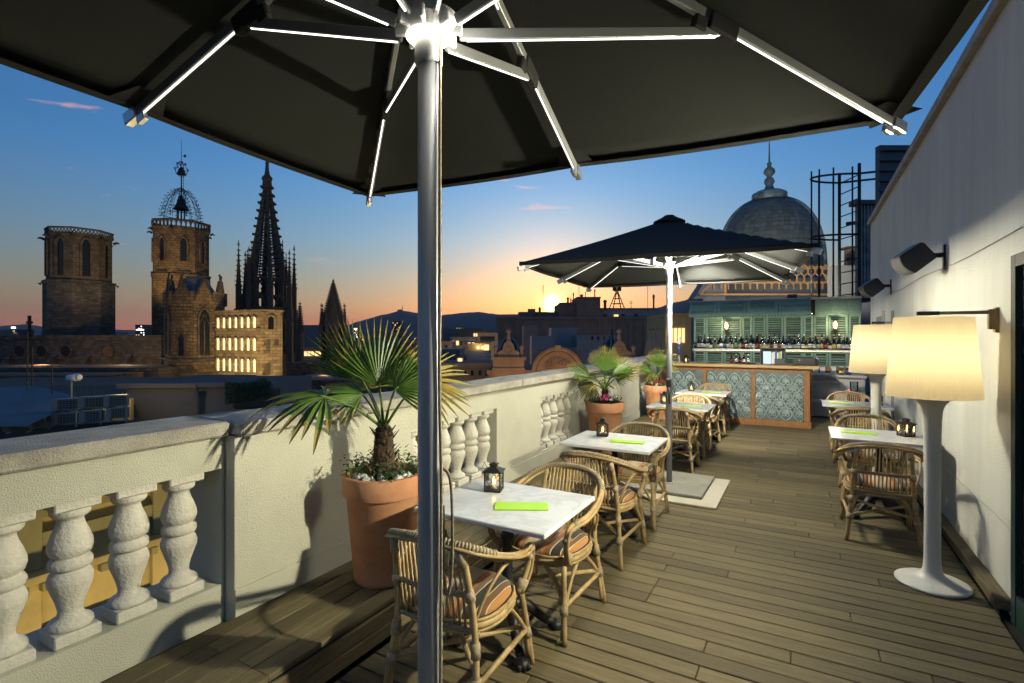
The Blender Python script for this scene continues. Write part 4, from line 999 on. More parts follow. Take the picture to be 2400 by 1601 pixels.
# steel fridge counter
fr = thing('fridge_counter', 'stainless steel fridge counter beside the bar', 'fridge', (.62, 12.45, 0))
MB().cbox((0, .12, .43), (.94, .60, .80), .006).build('cabinet', 'steel', fr); MB().cbox((0, .08, .862), (.98, .72, .05), .006).build('worktop', 'steel', fr)
for (x, z, w_, h_) in ((-.22, .60, .46, .34), (-.22, .20, .46, .34)):
    d_ = MB().cbox((x, -.19, z), (w_, .02, h_), .004).build('door', 'steel', fr); MB().cbox((x, -.207, z+h_/2-.03), (w_-.02, .014, .05), .004).build('handle', 'alu', d_)
for (z, h_) in ((.70, .22), (.44, .2), (.18, .24)): MB().cbox((.24, -.19, z), (.42, .02, h_), .004).build('panel', 'steel', fr)
m_ = MB(); m_.cbox((.24, -.204, .58), (.22, .008, .05), .02); m_.build('control_panel', 'white_plastic', fr)
MB().cbox((.20, -.21, .58), (.03, .006, .02), .002).build('display', 'red_light', fr); MB().cbox((.28, -.21, .58), (.012, .006, .012), .002).build('indicator', 'label_green', fr)
for k_ in range(9): MB().box((.07+.043*k_, -.203, .325), (.026, .004, .03)).build('vent_slot', 'window_dark', fr)
for i, (x, h_, mm, lb) in enumerate(((.25, .16, 'white_plastic', 'white napkin box on the steel counter'), (.37, .13, 'white_plastic', 'low white carton on the steel counter'), (.56, .14, 'white_plastic', 'white carton next to the glass jars'))):
    t = thing('carton', lb, 'box', (x, 12.45, .888)); MB().cbox((0, 0, h_/2), (.09, .09, h_), .004).build('body', mm, t); MB().cbox((0, 0, h_+.006), (.094, .094, .012), .003).build('lid', mm, t)
for x, lb in ((.70, 'glass jar of straws on the steel counter'), (.82, 'glass jar with blue label near the white wall')):
    t = thing('glass_jar', lb, 'jar', (x, 12.42, .888)); b_ = MB(); b_.sm = True; b_.lathe([(.045, 0), (.05, .01), (.05, .12), (.042, .135), (.042, .145)], 16); b_.build('body', 'glass_clear', t); b_ = MB(); b_.lathe([(.046, .146), (.046, .165), (0, .166)], 16); b_.build('lid', 'steel', t); b_ = MB(); b_.lathe([(.0508, .03), (.0508, .08)], 16); b_.build('sticker', 'label_yellow' if x < .8 else 'label_blue', t)
t = thing('glass_jug', 'stack of glass jugs on the floor stand by the fridge', 'jug', (.86, 11.7, 0)); b_ = MB(); b_.sm = True; b_.lathe([(.06, .62), (.07, .65), (.07, .78), (.075, .80)], 16); b_.build('body', 'glass_clear', t); MB().cbox((0, 0, .31), (.2, .2, .6), .006).build('stand', 'dark_plastic', t)
# ================================================================== BEHIND THE BAR: dome, lattice, ladder cage
DD = 21.0
dome = thing('dome', 'slate covered dome with zinc finial behind the bar', 'dome', P(1803, 650, DD))
dc = Vector(dome.location); zb = dc.z
Rd = (1925-1680)/2/FPX*DD*.93
topz = (653-470)/FPX*DD
prof = [(Rd*1.0, -.2), (Rd*1.0, topz*.12), (Rd*.985, topz*.28), (Rd*.94, topz*.45), (Rd*.85, topz*.63), (Rd*.70, topz*.79), (Rd*.50, topz*.91), (Rd*.26, topz*.985)]
core = MB(); core.sm = True; core.lathe([(r_*.985, z) for r_, z in prof], 32); core.build('shell', 'slate', dome)
# slates: nearest 300 single pieces, the rest joined
spf = smoothpath([(r_, 0, z) for r_, z in prof], 10); acc = [0]
for i in range(1, len(spf)): acc.append(acc[-1]+(spf[i]-spf[i-1]).length)
rows = 22; step = acc[-1]/rows; slate_m = {}
far_ = MB(); cnt = 0; rr = random.Random(3)
camaz = math.atan2(-dc.y, -dc.x)
for r_i in range(rows):
    s_ = r_i*step; k_ = max(i for i in range(len(acc)) if acc[i] <= s_); p = spf[k_]; q = spf[min(k_+1, len(spf)-1)]; tg = (q-p).normalized()
    n_ = max(10, int(2*math.pi*p.x/.20)); wd = 2*math.pi*p.x/n_
    for j in range(n_):
        az = 2*math.pi*(j+(.5 if r_i % 2 else 0))/n_; dz_ = (az-camaz+math.pi) % (2*math.pi)-math.pi
        if abs(dz_) > 1.75: continue
        M = Matrix.Rotation(az, 4, 'Z') @ Matrix.Translation((p.x+.012, 0, p.z)) @ Matrix(((tg.z, 0, tg.x), (0, 1, 0), (-tg.x, 0, tg.z))).to_4x4()
        h_ = step*1.12; w_ = wd*.47
        vs = [(.012, -w_, h_*.25), (.012, 0, 0), (.012, w_, h_*.25), (-.004, w_, h_), (-.004, -w_, h_), (0, -w_, h_*.25), (0, 0, 0), (0, w_, h_*.25)]
        fs = [(0, 1, 2, 3, 4), (0, 5, 6, 1), (1, 6, 7, 2)]
        if cnt < 300 and abs(dz_) < .95 and r_i >= 9:
            me = slate_m.setdefault(round(wd, 2), None)
            if me is None:
                b_ = MB(); b_.add(vs, fs); me = slate_m[round(wd, 2)] = b_.data('slate', 'slate')
            o = obj('slate', me, dome); o.matrix_local = M; cnt += 1
        else: far_.add(vs, fs, M)
stuff(far_.build('slate_courses', 'slate', dome))
for a in (camaz-1.22, camaz+1.22, camaz+2.8, camaz-2.8):
     m_ = MB(); m_.sm = True; m_.tube([(p.x*1.012*math.cos(a), p.x*1.012*math.sin(a), p.z) for p in spf[::3]], .10, 6); m_.build('ridge', 'zinc', dome)
b_ = MB(); b_.sm = True; u_ = DD/FPX
b_.lathe([(36*u_, topz*.97), (38*u_, topz+2*u_), (38*u_, topz+12*u_), (28*u_, topz+18*u_), (12*u_, topz+22*u_), (8*u_, topz+32*u_), (12*u_, topz+40*u_), (9*u_, topz+48*u_), (5*u_, topz+52*u_), (13*u_, topz+62*u_), (11*u_, topz+70*u_), (4*u_, topz+76*u_), (5.5*u_, topz+84*u_), (2*u_, topz+88*u_), (1.2*u_, topz+130*u_), (.8*u_, topz+135*u_)], 16); b_.build('finial', 'zinc', dome)
b_ = MB(); b_.lathe([(Rd*1.06, -8), (Rd*1.06, -.25), (Rd*1.02, -.2)], 24); b_.build('drum', 'facade_grey', dome)
rfl = thing('roof_floodlight', 'small floodlight on the shutter wall roof below the dome', 'floodlight', (-.2, 13.6, 2.53)); MB().cbox((0, 0, .06), (.2, .1, .1), .01).build('housing', 'dark_plastic', rfl); MB().cbox((0, .0, .004), (.06, .08, .008), .002).build('foot', 'dark_plastic', rfl)
lamp('SPOT', 'dome_beam', (0, .1, .12), 950, (.95, 1, .88), rfl, spot_size=R(110), spot_blend=1, shadow_soft_size=.1, target=tuple(dc+Vector((0, 0, 1.0))-Vector((-.2, 13.6, 2.53))))  # spot added to light the front of the dome
# lattice railing in front of the dome
lf = thing('lattice_railing', 'rust-orange honeycomb lattice railing above the shutter wall', 'railing', P(1800, 690, 15.5))
lo = Vector(lf.location); dl = 15.5
HX = 20.0
def lp(px, py): return P(px, py, dl)-lo
rowsL = 3; py0, py1 = 632, 686
cols = 16; x0_, x1_ = 1672, 1945
cw = (x1_-x0_)/cols
for i in range(cols+1):
    for j in range(3):
        xa = x0_+cw*(i+(.5 if j % 2 else 0)); ya = py1-8-(j*19)
        if j == 2 and xa < 1690: continue
        m_ = MB(); m_.box((0, 0, 0), (.03, .05, .03))
        m_ = MB(); m_.tube([lp(xa, ya), lp(xa, ya-12)], .026, 4)
        m_.tube([lp(xa, ya-12), lp(xa+cw/2, ya-19)], .026, 4); m_.tube([lp(xa, ya-12), lp(xa-cw/2, ya-19)], .026, 4)
        m_.build('lattice_piece', 'lattice', lf)
for py_, xa, xb in ((690, 1640, 1962), (662, 1668, 1962), (629, 1790, 1962)):
    m_ = MB(); m_.tube([lp(xa, py_), lp(xb, py_)], .032, 5); m_.build('rail', 'lattice', lf)
m_ = MB(); m_.tube([lp(1640, 690), lp(1690, 640)], .035, 5); m_.build('brace', 'lattice', lf)
for xa in (1700, 1962):
    m_ = MB(); m_.tube([lp(xa, 690), lp(xa, 630)], .035, 5); m_.build('post', 'lattice', lf)
hut = thing('roof_hut', 'grey rooftop hut and sloping slate roof behind the lattice', 'hut', P(1660, 700, 18)); ho = Vector(hut.location)
def blockP(px0, px1, py0_, py1_, d, depth, off):
    A = P(px0, py0_, d); B = P(px1, py0_, d); zt = A.z; zb_ = P(px0, py1_, d).z; D = FWD*depth
    vs = [(*(q.xy), z) for z in (zb_, zt) for q in (A, B, B+D, A+D)]; b_ = MB(); b_.add([Vector(v_)-off for v_ in vs], [(0, 1, 5, 4), (1, 2, 6, 5), (2, 3, 7, 6), (3, 0, 4, 7), (4, 5, 6, 7), (3, 2, 1, 0)]); return b_
blockP(1648, 1700, 655, 820, 18, .6, ho).build('wall', 'facade_grey', hut)
b_ = MB(); A = P(1625, 700, 17.9); B = P(1655, 655, 17.9); C_ = P(1655, 700, 17.9); b_.add([q-ho for q in (A, C_, B, A+FWD*.6, C_+FWD*.6, B+FWD*.6)], [(0, 1, 2), (3, 5, 4), (0, 2, 5, 3), (1, 4, 5, 2), (0, 3, 4, 1)]); b_.build('roof', 'roof_metal', hut)
pw = thing('parapet_block', 'pale rooftop wall behind the ladder cage', 'wall', P(1985, 690, 14.2)); blockP(1955, 2060, 622, 830, 14.2, .3, Vector(pw.location)).build('face', 'facade_grey', pw)
ch = thing('chimney_stack', 'dark brown chimney box beyond the ladder cage', 'chimney', P(1995, 610, 16)); blockP(1990, 2014, 581, 700, 16, .25, Vector(ch.location)).build('shaft', 'facade_brown', ch); blockP(1987, 2017, 577, 581, 15.95, .35, Vector(ch.location)).build('cap', 'roof_tile', ch)
# louvred plant box and zinc hood above the white wall
lv = thing('louvre_box', 'dark louvred metal enclosure rising above the white wall', 'enclosure', P(2060, 400, 9.5)); lo2 = Vector(lv.location)
blockP(2062, 2200, 340, 620, 9.5, .12, lo2).build('casing', 'roof_metal', lv)
for k_ in range(9): blockP(2060, 2200, 344+24*k_, 352+24*k_, 9.44, .05, lo2).build('louvre', 'roof_metal', lv)
zh = thing('zinc_hood', 'grey corrugated zinc hood at the end of the white wall', 'hood', P(2035, 480, 12)); blockP(2014, 2062, 472, 700, 12, .15, Vector(zh.location)).build('sheet', 'zinc', zh); blockP(2009, 2066, 468, 478, 11.9, .3, Vector(zh.location)).build('rim', 'roof_metal', zh)
for k_ in range(6): blockP(2017+8*k_, 2020+8*k_, 479, 700, 11.97, .03, Vector(zh.location)).build('fold', 'zinc', zh)
# ladder cage
cg = thing('ladder_cage', 'black caged roof ladder beside the white wall', 'ladder', P(1960, 700, 12.2)); co = Vector(cg.location); dcg = 12.2
def cp(px, py, dd=0): return P(px, py, dcg+dd)-co
def ringpts(pxc, pyc, wpx, depth, open_=True):
    pts = []
    for i in range(17):
        a = R(90+ (i/16)*180); pts.append(cp(pxc+wpx*math.cos(a), pyc, 0)+FWD*depth*math.sin(a)) 
    return pts
wc = 88
for (py_, nm) in ((418, 'hoop'), (556, 'hoop'), (700, 'hoop')):
    # hoop: half ellipse opening to the right
    pts = [cp(1990-wc*math.sin(a)*1.0, py_, 0)+FWD*(-.36*math.cos(a)) for a in [R(180*i/16) for i in range(17)]]
    m_ = MB(); m_.sm = True; m_.tube(pts, .024, 6); m_.build(nm, 'black_paint', cg)
for i, a in enumerate([R(10), R(38), R(64), R(90), R(116), R(142), R(170)]):
    base = cp(1990-wc*math.sin(a), 0, 0)+FWD*(-.36*math.cos(a)); p0 = cp(1990-wc*math.sin(a), 704, 0)+FWD*(-.36*math.cos(a)); p1 = cp(1990-wc*math.sin(a), 402, 0)+FWD*(-.36*math.cos(a))
    m_ = MB(); m_.sm = True; m_.tube([p0, p1], .02, 6); m_.build('upright', 'black_paint', cg)
for dd in (-.36, .36):
    for (pa, pb) in (((1990, 706), (1990, 395)),):
        m_ = MB(); m_.tube([cp(*pa)+FWD*dd, cp(*pb)+FWD*dd], .038, 6); m_.build('stringer', 'black_paint', cg)
    m_ = MB(); m_.sm = False; m_.tube([cp(1990, 418)+FWD*dd, cp(2090, 407)+FWD*dd], .026, 6); m_.build('arm', 'black_paint', cg)
    m_ = MB(); m_.tube([cp(2090, 407)+FWD*dd, cp(2090, 470)+FWD*dd], .026, 6); m_.build('arm', 'black_paint', cg)
for k_ in range(11):
    z_ = 690-27*k_; m_ = MB(); m_.tube([cp(1990, z_)+FWD*-.36, cp(1990, z_)+FWD*.36], .014, 5); m_.build('rung', 'black_paint', cg)
for z_ in (522, 607):
    m_ = MB(); m_.cbox(cp(2012, z_), (.5, .12, .07), .01, rz=0); m_.build('wall_tie', 'black_paint', cg)
m_ = MB(); m_.cbox(cp(1955, 706), (1.45, .9, .05), .01, rz=R(2)); m_.build('platform', 'black_paint', cg)
# ================================================================== THE CITY
gr = MB(); S = 40000; gr.add([(-S, -S, STREET), (S, -S, STREET), (S, S, STREET), (-S, S, STREET)], [(0, 1, 2, 3)]); struct(gr.build('ground', 'asphalt'))
own = thing('terrace_building', 'building under the roof terrace', 'building', (0, 5, STREET))
o = MB().span((XB-.22-.3, -12, .01), (12, 22, -STREET-.7-.1)).build('wall', 'facade_grey', own); o.location = (0, -5, 0)
U = lambda d: d/FPX
def mk(px, py, d): return P(px, py, d)
def frame(px, d, rz=0):
    # local frame: x right along the picture, y away from the camera, z up, origin on the horizon level at street height 0
    o_ = P(px, CY, d); o_.z = 0
    return o_, YAW+rz
def zz(py, d): return HC-(py-CY)/FPX*d
def arch_poly(w, h, pointed=True, n=8):
    pts = [(-w/2, 0), (w/2, 0)]; sp_ = h-(w*.85 if pointed else w/2)
    for i in range(n+1):
        t_ = i/n
        if pointed:
            pts.append((w/2*(1-t_)**.9 if t_ < 1 else 0, sp_+(h-sp_)*math.sin(t_*math.pi/2)**.95))
        else: pts.append((w/2*math.cos(math.pi/2*t_), sp_+w/2*math.sin(math.pi/2*t_)))
    for i in range(n-1, -1, -1):
        x, z = pts[2+i]; pts.append((-x, z))
    return pts
def arch_window(parent, T, w, h, frame_m, pane_m, pointed=True, proud=.25, fw=None, mull=False, name='window'):
    fw = fw or w*.18; inner = arch_poly(w, h, pointed); outer = [(x*(w+2*fw)/w, (z if z > 0 else -fw*.0)*(h+fw)/h) for x, z in inner]
    k_ = len(inner); b_ = MB()
    vs = [(x, -proud, z) for x, z in outer]+[(x, -proud, z) for x, z in inner]+[(x, 0, z) for x, z in outer]+[(x, .02, z) for x, z in inner]
    fs = []
    for i in range(1, k_):
        j = (i+1) % k_; fs += [(i, j, k_+j, k_+i), (i, 2*k_+i, 2*k_+j, j), (k_+i, k_+j, 3*k_+j, 3*k_+i)]
    b_.add(vs, fs, T); fo = b_.build(name, frame_m, parent)
    p_ = MB(); p_.add([(x, -.03, z) for x, z in inner], [list(range(k_))], T); p_.build('pane', pane_m, fo)
    if mull:
        q = MB(); q.box((0, -proud*.5, h*.36), (w*.09, proud*.4, h*.72), T=T)
        for s_ in (-1, 1): q.tube([(0, -proud*.5, h*.7), (s_*w*.25, -proud*.5, h*.80), (s_*w*.45, -proud*.5, h*.68)], w*.045, 5, T=T)
        q.tube([(math.cos(a_)*w*.16, -proud*.5, h*.86+math.sin(a_)*w*.16) for a_ in [R(45*i) for i in range(9)]], w*.04, 5, T=T)
        q.build('tracery', frame_m, fo)
    return fo
def oct_pts(r_, n=8, rot=22.5): return [(math.cos(R(rot+360/n*i))*r_, math.sin(R(rot+360/n*i))*r_) for i in range(n)]
def faceT(r_, i, n=8, z=0, rot=22.5, push=0, along=0):
    a = R(rot+360/n*(i+.5)); ap = r_*math.cos(math.pi/n)+push
    # local -y looks outward
    M = Matrix.Translation((math.cos(a)*ap, math.sin(a)*ap, z)) @ Matrix.Rotation(a+R(90), 4, 'Z')
    return M @ Matrix.Translation((along, 0, 0))
def pinnacle(parent, x, y_, z, w, h, mname='spire', name='pinnacle', crock=5, n=4):
    b_ = MB(); sh = h*.38
    b_.lathe([(w*.72, z), (w*.72, z+sh), (w*.9, z+sh), (w*.9, z+sh+w*.3), (w*.62, z+sh+w*.35), (w*.06, z+h*.95)], n, c=(x, y_, 0), rot=R(45))
    for k_ in range(crock):
        q = (k_+.6)/crock; zz_ = z+sh+w*.35+(h*.6-w*.35)*q; r_ = w*.62*(1-q)+w*.1
        for j in range(4): a = R(45+90*j); b_.box((x+math.cos(a)*(r_+w*.06), y_+math.sin(a)*(r_+w*.06), zz_), (w*.26, w*.26, w*.2))
    b_.box((x, y_, z+h*.975), (w*.32, w*.32, w*.32)); b_.box((x, y_, z+h), (w*.12, w*.12, w*.7))
    return b_.build(name, mname, parent)

# ---- 1. square-shouldered octagonal tower on the left
d = 95; o_, rz = frame(187, d, R(6))
ta = thing('bell_tower', 'plain octagonal stone bell tower with openwork parapet and no bell cage', 'tower', (o_.x, o_.y, STREET), rz); zo = -STREET
r0 = 86*U(d)*.78; r1 = 78*U(d)*.78; dn = d-r1*.95; z1 = zz(655, dn)+zo; z2 = zz(545, dn)+zo; z3 = zz(534, dn)+zo
b_ = MB(); b_.lathe([(r0, 0), (r0, z1-.5), (r0*1.03, z1-.4), (r0*1.03, z1), (r1, z1+.1)], 8, rot=R(22.5)); b_.build('lower_shaft', 'stone_dark', ta)
b_ = MB(); b_.lathe([(r1, z1+.1), (r1, z2-.3), (r1*1.04, z2-.2), (r1*1.05, z2)], 8, rot=R(22.5)); b_.build('belfry', 'stone_tower', ta)
for i in range(8):
    w_ = 2*r1*1.03*math.sin(math.pi/8); h_ = (z3-z2)+.2
    T = faceT(r1*1.03, i, z=z2); m_ = MB(); m_.box((0, 0, .1), (w_, .25, .22), T=T); m_.box((0, 0, h_), (w_, .3, .2), T=T)
    nq = 7
    for q in range(nq):
        cx_ = -w_/2+w_*(q+.5)/nq; s_ = w_/nq
        m_.tube([(cx_-s_/2, 0, .2), (cx_+s_/2, 0, h_)], .09, 4, T=T); m_.tube([(cx_+s_/2, 0, .2), (cx_-s_/2, 0, h_)], .09, 4, T=T)
    m_.build('parapet_panel', 'stone_tower', ta)
for i in range(8):
    if i in (4, 5, 6, 7):
        arch_window(ta, faceT(r1, i, z=z1+.8), 1.15, 9.2*(z2-z1)/9.5*.82, 'stone_tower', 'window_dark', proud=.35, fw=.35)
    x, y_ = oct_pts(r1*1.03)[i]; a = math.atan2(y_, x); g = MB(); g.tube([(x, y_, z2-.8), (x*1.13, y_*1.13, z2-.55), (x*1.2, y_*1.2, z2-.7)], [.28, .22, .1], 6); g.build('gargoyle', 'stone_dark', ta)
    x, y_ = oct_pts(r0*1.03)[i]; g = MB(); g.tube([(x, y_, z1-.6), (x*1.07, y_*1.07, z1-.5)], [.25, .1], 6); g.build('gargoyle', 'stone_dark', ta)

# ---- 2. bell tower with iron bell cage
d = 108; o_, rz = frame(425, d, R(-8))
tb = thing('bell_tower', 'octagonal bell tower crowned by an iron bell cage', 'tower', (o_.x, o_.y, STREET), rz)
r0 = 71*U(d)*.86; r1 = 68*U(d)*.86; dn = d-r1*.95; z1 = zz(640, dn)+zo; z2 = zz(530, dn)+zo; z3 = zz(513, dn)+zo
b_ = MB(); b_.lathe([(r0, 0), (r0, z1-.4), (r0*1.03, z1-.3), (r0*1.03, z1), (r1, z1+.1)], 8, rot=R(22.5)); b_.build('lower_shaft', 'ashlar', tb)
b_ = MB(); b_.lathe([(r1, z1+.1), (r1, z2-.3), (r1*1.04, z2-.2), (r1*1.04, z2)], 8, rot=R(22.5)); b_.build('belfry', 'ashlar', tb)
for i in range(8):
    w_ = 2*r1*1.03*math.sin(math.pi/8); h_ = z3-z2; T = faceT(r1*1.03, i, z=z2); m_ = MB(); m_.box((0, 0, .12), (w_, .25, .24), T=T); m_.box((0, 0, h_), (w_, .35, .35), T=T)
    for q in range(5):
        cx_ = -w_/2+w_*(q+.5)/5; s_ = w_/5; m_.box((cx_-s_/2, 0, h_/2), (.28, .25, h_), T=T); m_.tube([(cx_-s_/2, 0, h_*.45), (cx_, 0, h_*.95), (cx_+s_/2, 0, h_*.45)], .1, 4, T=T)
    m_.build('parapet_panel', 'stone_tower', tb)
    if i in (4, 5, 6, 7): arch_window(tb, faceT(r1, i, z=z1+2.6), 1.15, 4.6, 'ashlar', 'window_dark', proud=.3, fw=.3)
    if i in (4, 5, 6, 7): m_ = MB(); T = faceT(r1, i, z=z1+.3); m_.box((0, -.15, 0), (2.2, .5, .35), T=T); m_.build('ledge', 'stone_dark', tb)
    x, y_ = oct_pts(r1*1.03)[i]; g = MB(); g.tube([(x, y_, z2-.6), (x*1.10, y_*1.10, z2-.35), (x*1.17, y_*1.17, z2-.6)], [.28, .22, .1], 6); g.build('gargoyle', 'stone_dark', tb)
cgz = zz(514, d)+zo; u_ = U(d)
cage = MB(); cage.tube([(0, 0, cgz), (0, 0, cgz+115*u_)], [.16, .10], 6); cage.tube([(0, 0, cgz+115*u_), (0, 0, cgz+185*u_)], [.07, .03], 5); cage = cage.build('mast', 'iron', tb)
for k_ in range(8):
    a = R(45*k_+10); ca, sa = math.cos(a), math.sin(a)
    pr = [(41, 0), (40, 14), (36, 30), (29, 48), (18, 62), (6, 70), (2, 74)]
    m_ = MB(); m_.tube([(ca*p*u_, sa*p*u_, cgz+z*u_) for p, z in pr], .055, 4); m_.tube([(ca*(p-7*(1 if p > 8 else 0))*u_, sa*(p-7*(1 if p > 8 else 0))*u_, cgz+z*u_) for p, z in pr], .05, 4)
    for j in range(len(pr)-2):
        (p0, z0), (p1, z1_) = pr[j], pr[j+1]; m_.tube([(ca*p0*u_, sa*p0*u_, cgz+z0*u_), (ca*(p1-7)*u_, sa*(p1-7)*u_, cgz+z1_*u_)], .035, 4)
        m_.box((ca*(p0+3)*u_, sa*(p0+3)*u_, cgz+(z0+2)*u_), (.18, .18, .18)); m_.box((ca*((p0+p1)/2+3)*u_, sa*((p0+p1)/2+3)*u_, cgz+((z0+z1_)/2+2)*u_), (.16, .16, .16))
    m_.build('cage_rib', 'iron', cage)
    m_ = MB(); m_.tube([(ca*p*u_, sa*p*u_, cgz+z*u_) for p, z in [(3, 100), (11, 106), (13, 116), (8, 128), (2, 136)]], .04, 4); m_.box((ca*14*u_, sa*14*u_, cgz+117*u_), (.2, .2, .2)); m_.box((ca*9*u_, sa*9*u_, cgz+130*u_), (.2, .2, .2)); m_.build('cage_rib', 'iron', cage)
for r_, z in ((37, 24), (40, 8)):
    m_ = MB(); m_.tube([(math.cos(R(30*i))*r_*u_, math.sin(R(30*i))*r_*u_, cgz+z*u_) for i in range(13)], .05, 4); m_.build('cage_ring', 'iron', cage)
b_ = MB(); b_.sm = True; b_.lathe([(17*u_, 22*u_), (15*u_, 26*u_), (10*u_, 36*u_), (8*u_, 46*u_), (4*u_, 50*u_), (3*u_, 56*u_)], 14, c=(0, 0, cgz)); b_.build('bell', 'iron', tb)
b_ = MB(); b_.sm = True; b_.lathe([(10*u_, 105*u_), (8*u_, 110*u_), (5*u_, 118*u_), (2*u_, 122*u_)], 12, c=(0, 0, cgz)); b_.build('bell', 'iron', tb)
for s_ in (-1, 1): m_ = MB(); m_.tube([(s_*8*u_, 0, cgz), (s_*8*u_, 0, cgz+24*u_)], .14, 5); m_.build('bell_post', 'iron', tb)
m_ = MB(); m_.tube([(6*u_, 0, cgz+50*u_), (6*u_, 0, cgz+105*u_)], .05, 4)
for k_ in range(8): m_.box((3*u_, 0, cgz+(52+6.5*k_)*u_), (6*u_, .07, .07))
m_.build('ladder', 'iron', tb)
m_ = MB(); m_.prism([(5*u_, 148*u_), (9*u_, 144*u_), (13*u_, 148*u_), (9*u_, 152*u_)], .1, Matrix.Translation((0, 0, cgz))); m_.tube([(0, 0, cgz+148*u_), (6*u_, 0, cgz+148*u_)], .04, 4); m_.build('weather_vane', 'iron', tb)

# ---- 3. chapel tower with gables in front
d = 78; o_, rz = frame(459, d, R(3))
tc_ = thing('chapel_tower', 'brown ashlar chapel tower with a ring of gables and lancet windows', 'tower', (o_.x, o_.y, STREET), rz)
r0 = 67*U(d)*.88; dn = d-r0*.95; zt = zz(712, dn)+zo; zl = zz(842, dn)+zo; zp = zz(668, dn)+zo
b_ = MB(); b_.lathe([(r0*1.06, 0), (r0*1.06, zl-.3), (r0*1.08, zl-.25), (r0*1.08, zl), (r0*.99, zl+.15), (r0*.99, zt)], 8, rot=R(22.5)); b_.build('core', 'stone_dark', tc_)
rr = random.Random(9); blk = MB(); w_ = 2*r0*math.sin(math.pi/8)
for i in (3, 4, 5, 6, 7):
    T = faceT(r0, i); z = zl+.2; k_ = 0
    while z < zt-.1:
        hb_ = rr.uniform(.40, .52); x = -w_/2+ (0 if k_ % 2 else -.0)
        while x < w_/2-.05:
            L = rr.uniform(.5, 1.0) if x > -w_/2 else rr.uniform(.3, .9)
            L = min(L, w_/2-x); 
            if w_/2-(x+L) < .25: L = w_/2-x
            blk.cbox((x+L/2, rr.uniform(-.03, .03), z+hb_/2), (L-.09, .2, hb_-.09), .03, T=T); x += L
        z += hb_; k_ += 1
    T = faceT(r0*1.06, i); z = zl-4.8; w2 = w_*1.06
    while z < zl-.4:
        hb_ = rr.uniform(.40, .5); x = -w2/2
        while x < w2/2-.05:
            L = min(rr.uniform(.5, 1.1), w2/2-x)
            if w2/2-(x+L) < .25: L = w2/2-x
            blk.cbox((x+L/2, rr.uniform(-.03, .03), z+hb_/2), (L-.05, .16, hb_-.05), .03, T=T); x += L
        z += hb_
stuff(blk.build('stone_blocks', 'ashlar', tc_))
for i in range(8):
    T = faceT(r0, i, z=zt); hg = zp-zt+1.0; g = MB(); g.prism([(-w_/2, 0), (w_/2, 0), (0, hg)], .35, T @ Matrix.Translation((0, -.06, 0))); go = g.build('gable', 'ashlar', tc_)
    m_ = MB()
    for s_ in (-1, 1): m_.tube([(s_*w_/2*1.04, -.1, .05), (0, -.1, hg+.12)], .14, 4, T=T)
    m_.build('gable_coping', 'stone_dark', go)
    m_ = MB(); m_.box((0, 0, hg+.55), (.16, .16, .9), T=T); m_.box((0, 0, hg+.75), (.6, .16, .18), T=T); m_.build('cross', 'stone_dark', go)
    x, y_ = oct_pts(r0*1.02)[i]; m_ = MB(); m_.box((x, y_, zt+.9), (.45, .45, 2.0)); m_.build('corner_post', 'ashlar', tc_)
b_ = MB(); b_.lathe([(r0*.98, zt+.2), (r0*.5, zp+.4), (r0*.46, zp+1.2), (r0*.1, zp+1.5)], 8, rot=R(22.5)); b_.build('roof', 'roof_metal', tc_)
for i in (4, 6): arch_window(tc_, faceT(r0, i, z=zl+.6, push=.13), 1.35, zz(735, d)-zz(838, d), 'stone_dark', 'window_dark', proud=.28, fw=.2, mull=True)
for i in (5, 7): arch_window(tc_, faceT(r0, i, z=zl+.5, push=.13), .8, 3.2, 'stone_dark', 'window_dark', proud=.2, fw=.18)

# ---- 4. floodlit watchtower with arcades
d = 72; o_, rz = frame(600, d, R(0))
td = thing('watchtower', 'golden floodlit watchtower with rows of glowing arched windows', 'tower', (0, 0, 0), 0)
A = P(505, CY, d+4.5); B = P(610, CY, d); C_ = P(662, CY, d+3.0); A.z = B.z = C_.z = 0
td.location = (B.x, B.y, STREET)
D4 = A+(C_-B); zt = zz(729, d)+zo
b_ = MB(); q4 = [p-B for p in (A, B, C_, D4)]
b_.add([(p.x, p.y, 0) for p in q4]+[(p.x, p.y, zt) for p in q4], [(0, 1, 5, 4), (1, 2, 6, 5), (2, 3, 7, 6), (3, 0, 4, 7), (4, 5, 6, 7)]); b_.build('wall', 'stone_gold', td)
dirL = (A-B).normalized(); LW = (A-B).length; nrm = Vector((dirL.y, -dirL.x, 0));  nrm = nrm if nrm.dot(-B) > 0 else -nrm
def wallT(org, along, normal, x, z): 
    M = Matrix((along, -normal, UP)).transposed().to_4x4(); M.translation = Vector((org.x, org.y, 0))+along*x+UP*z; return M
rowsz = [(765-(-5), 0), (0, 0)]
row_py = [(770, 738), (850-0, 0)]
tops = [(742, 768), (792, 822), (842, 873), (888, 915), (934, 960)]
for r_i, (pt, pb) in enumerate(tops):
    z_b = zz(pb, d)+zo; h_ = (pb-pt)*U(d)
    for c_i in range(7):
        x = LW*(.10+.135*c_i); T = wallT(Vector((0, 0, 0)), dirL, nrm, x, z_b); arch_window(td, T, 12*U(d), h_, 'stone_gold', 'gold_window', pointed=False, proud=.26, fw=.15)
    lg = MB(); T = wallT(Vector((0, 0, 0)), dirL, nrm, LW/2, z_b-.12); lg.box((0, -.12, 0), (LW, .25, .16), T=T); lg.build('string_course', 'stone_gold', td)
dirR = (C_-B).normalized(); RW = (C_-B).length; nr2 = Vector((dirR.y, -dirR.x, 0)); nr2 = nr2 if nr2.dot(-B) > 0 else -nr2
T = wallT(Vector((0, 0, 0)), dirR, nr2, RW*.45, zz(772, d)+zo); m_ = MB()
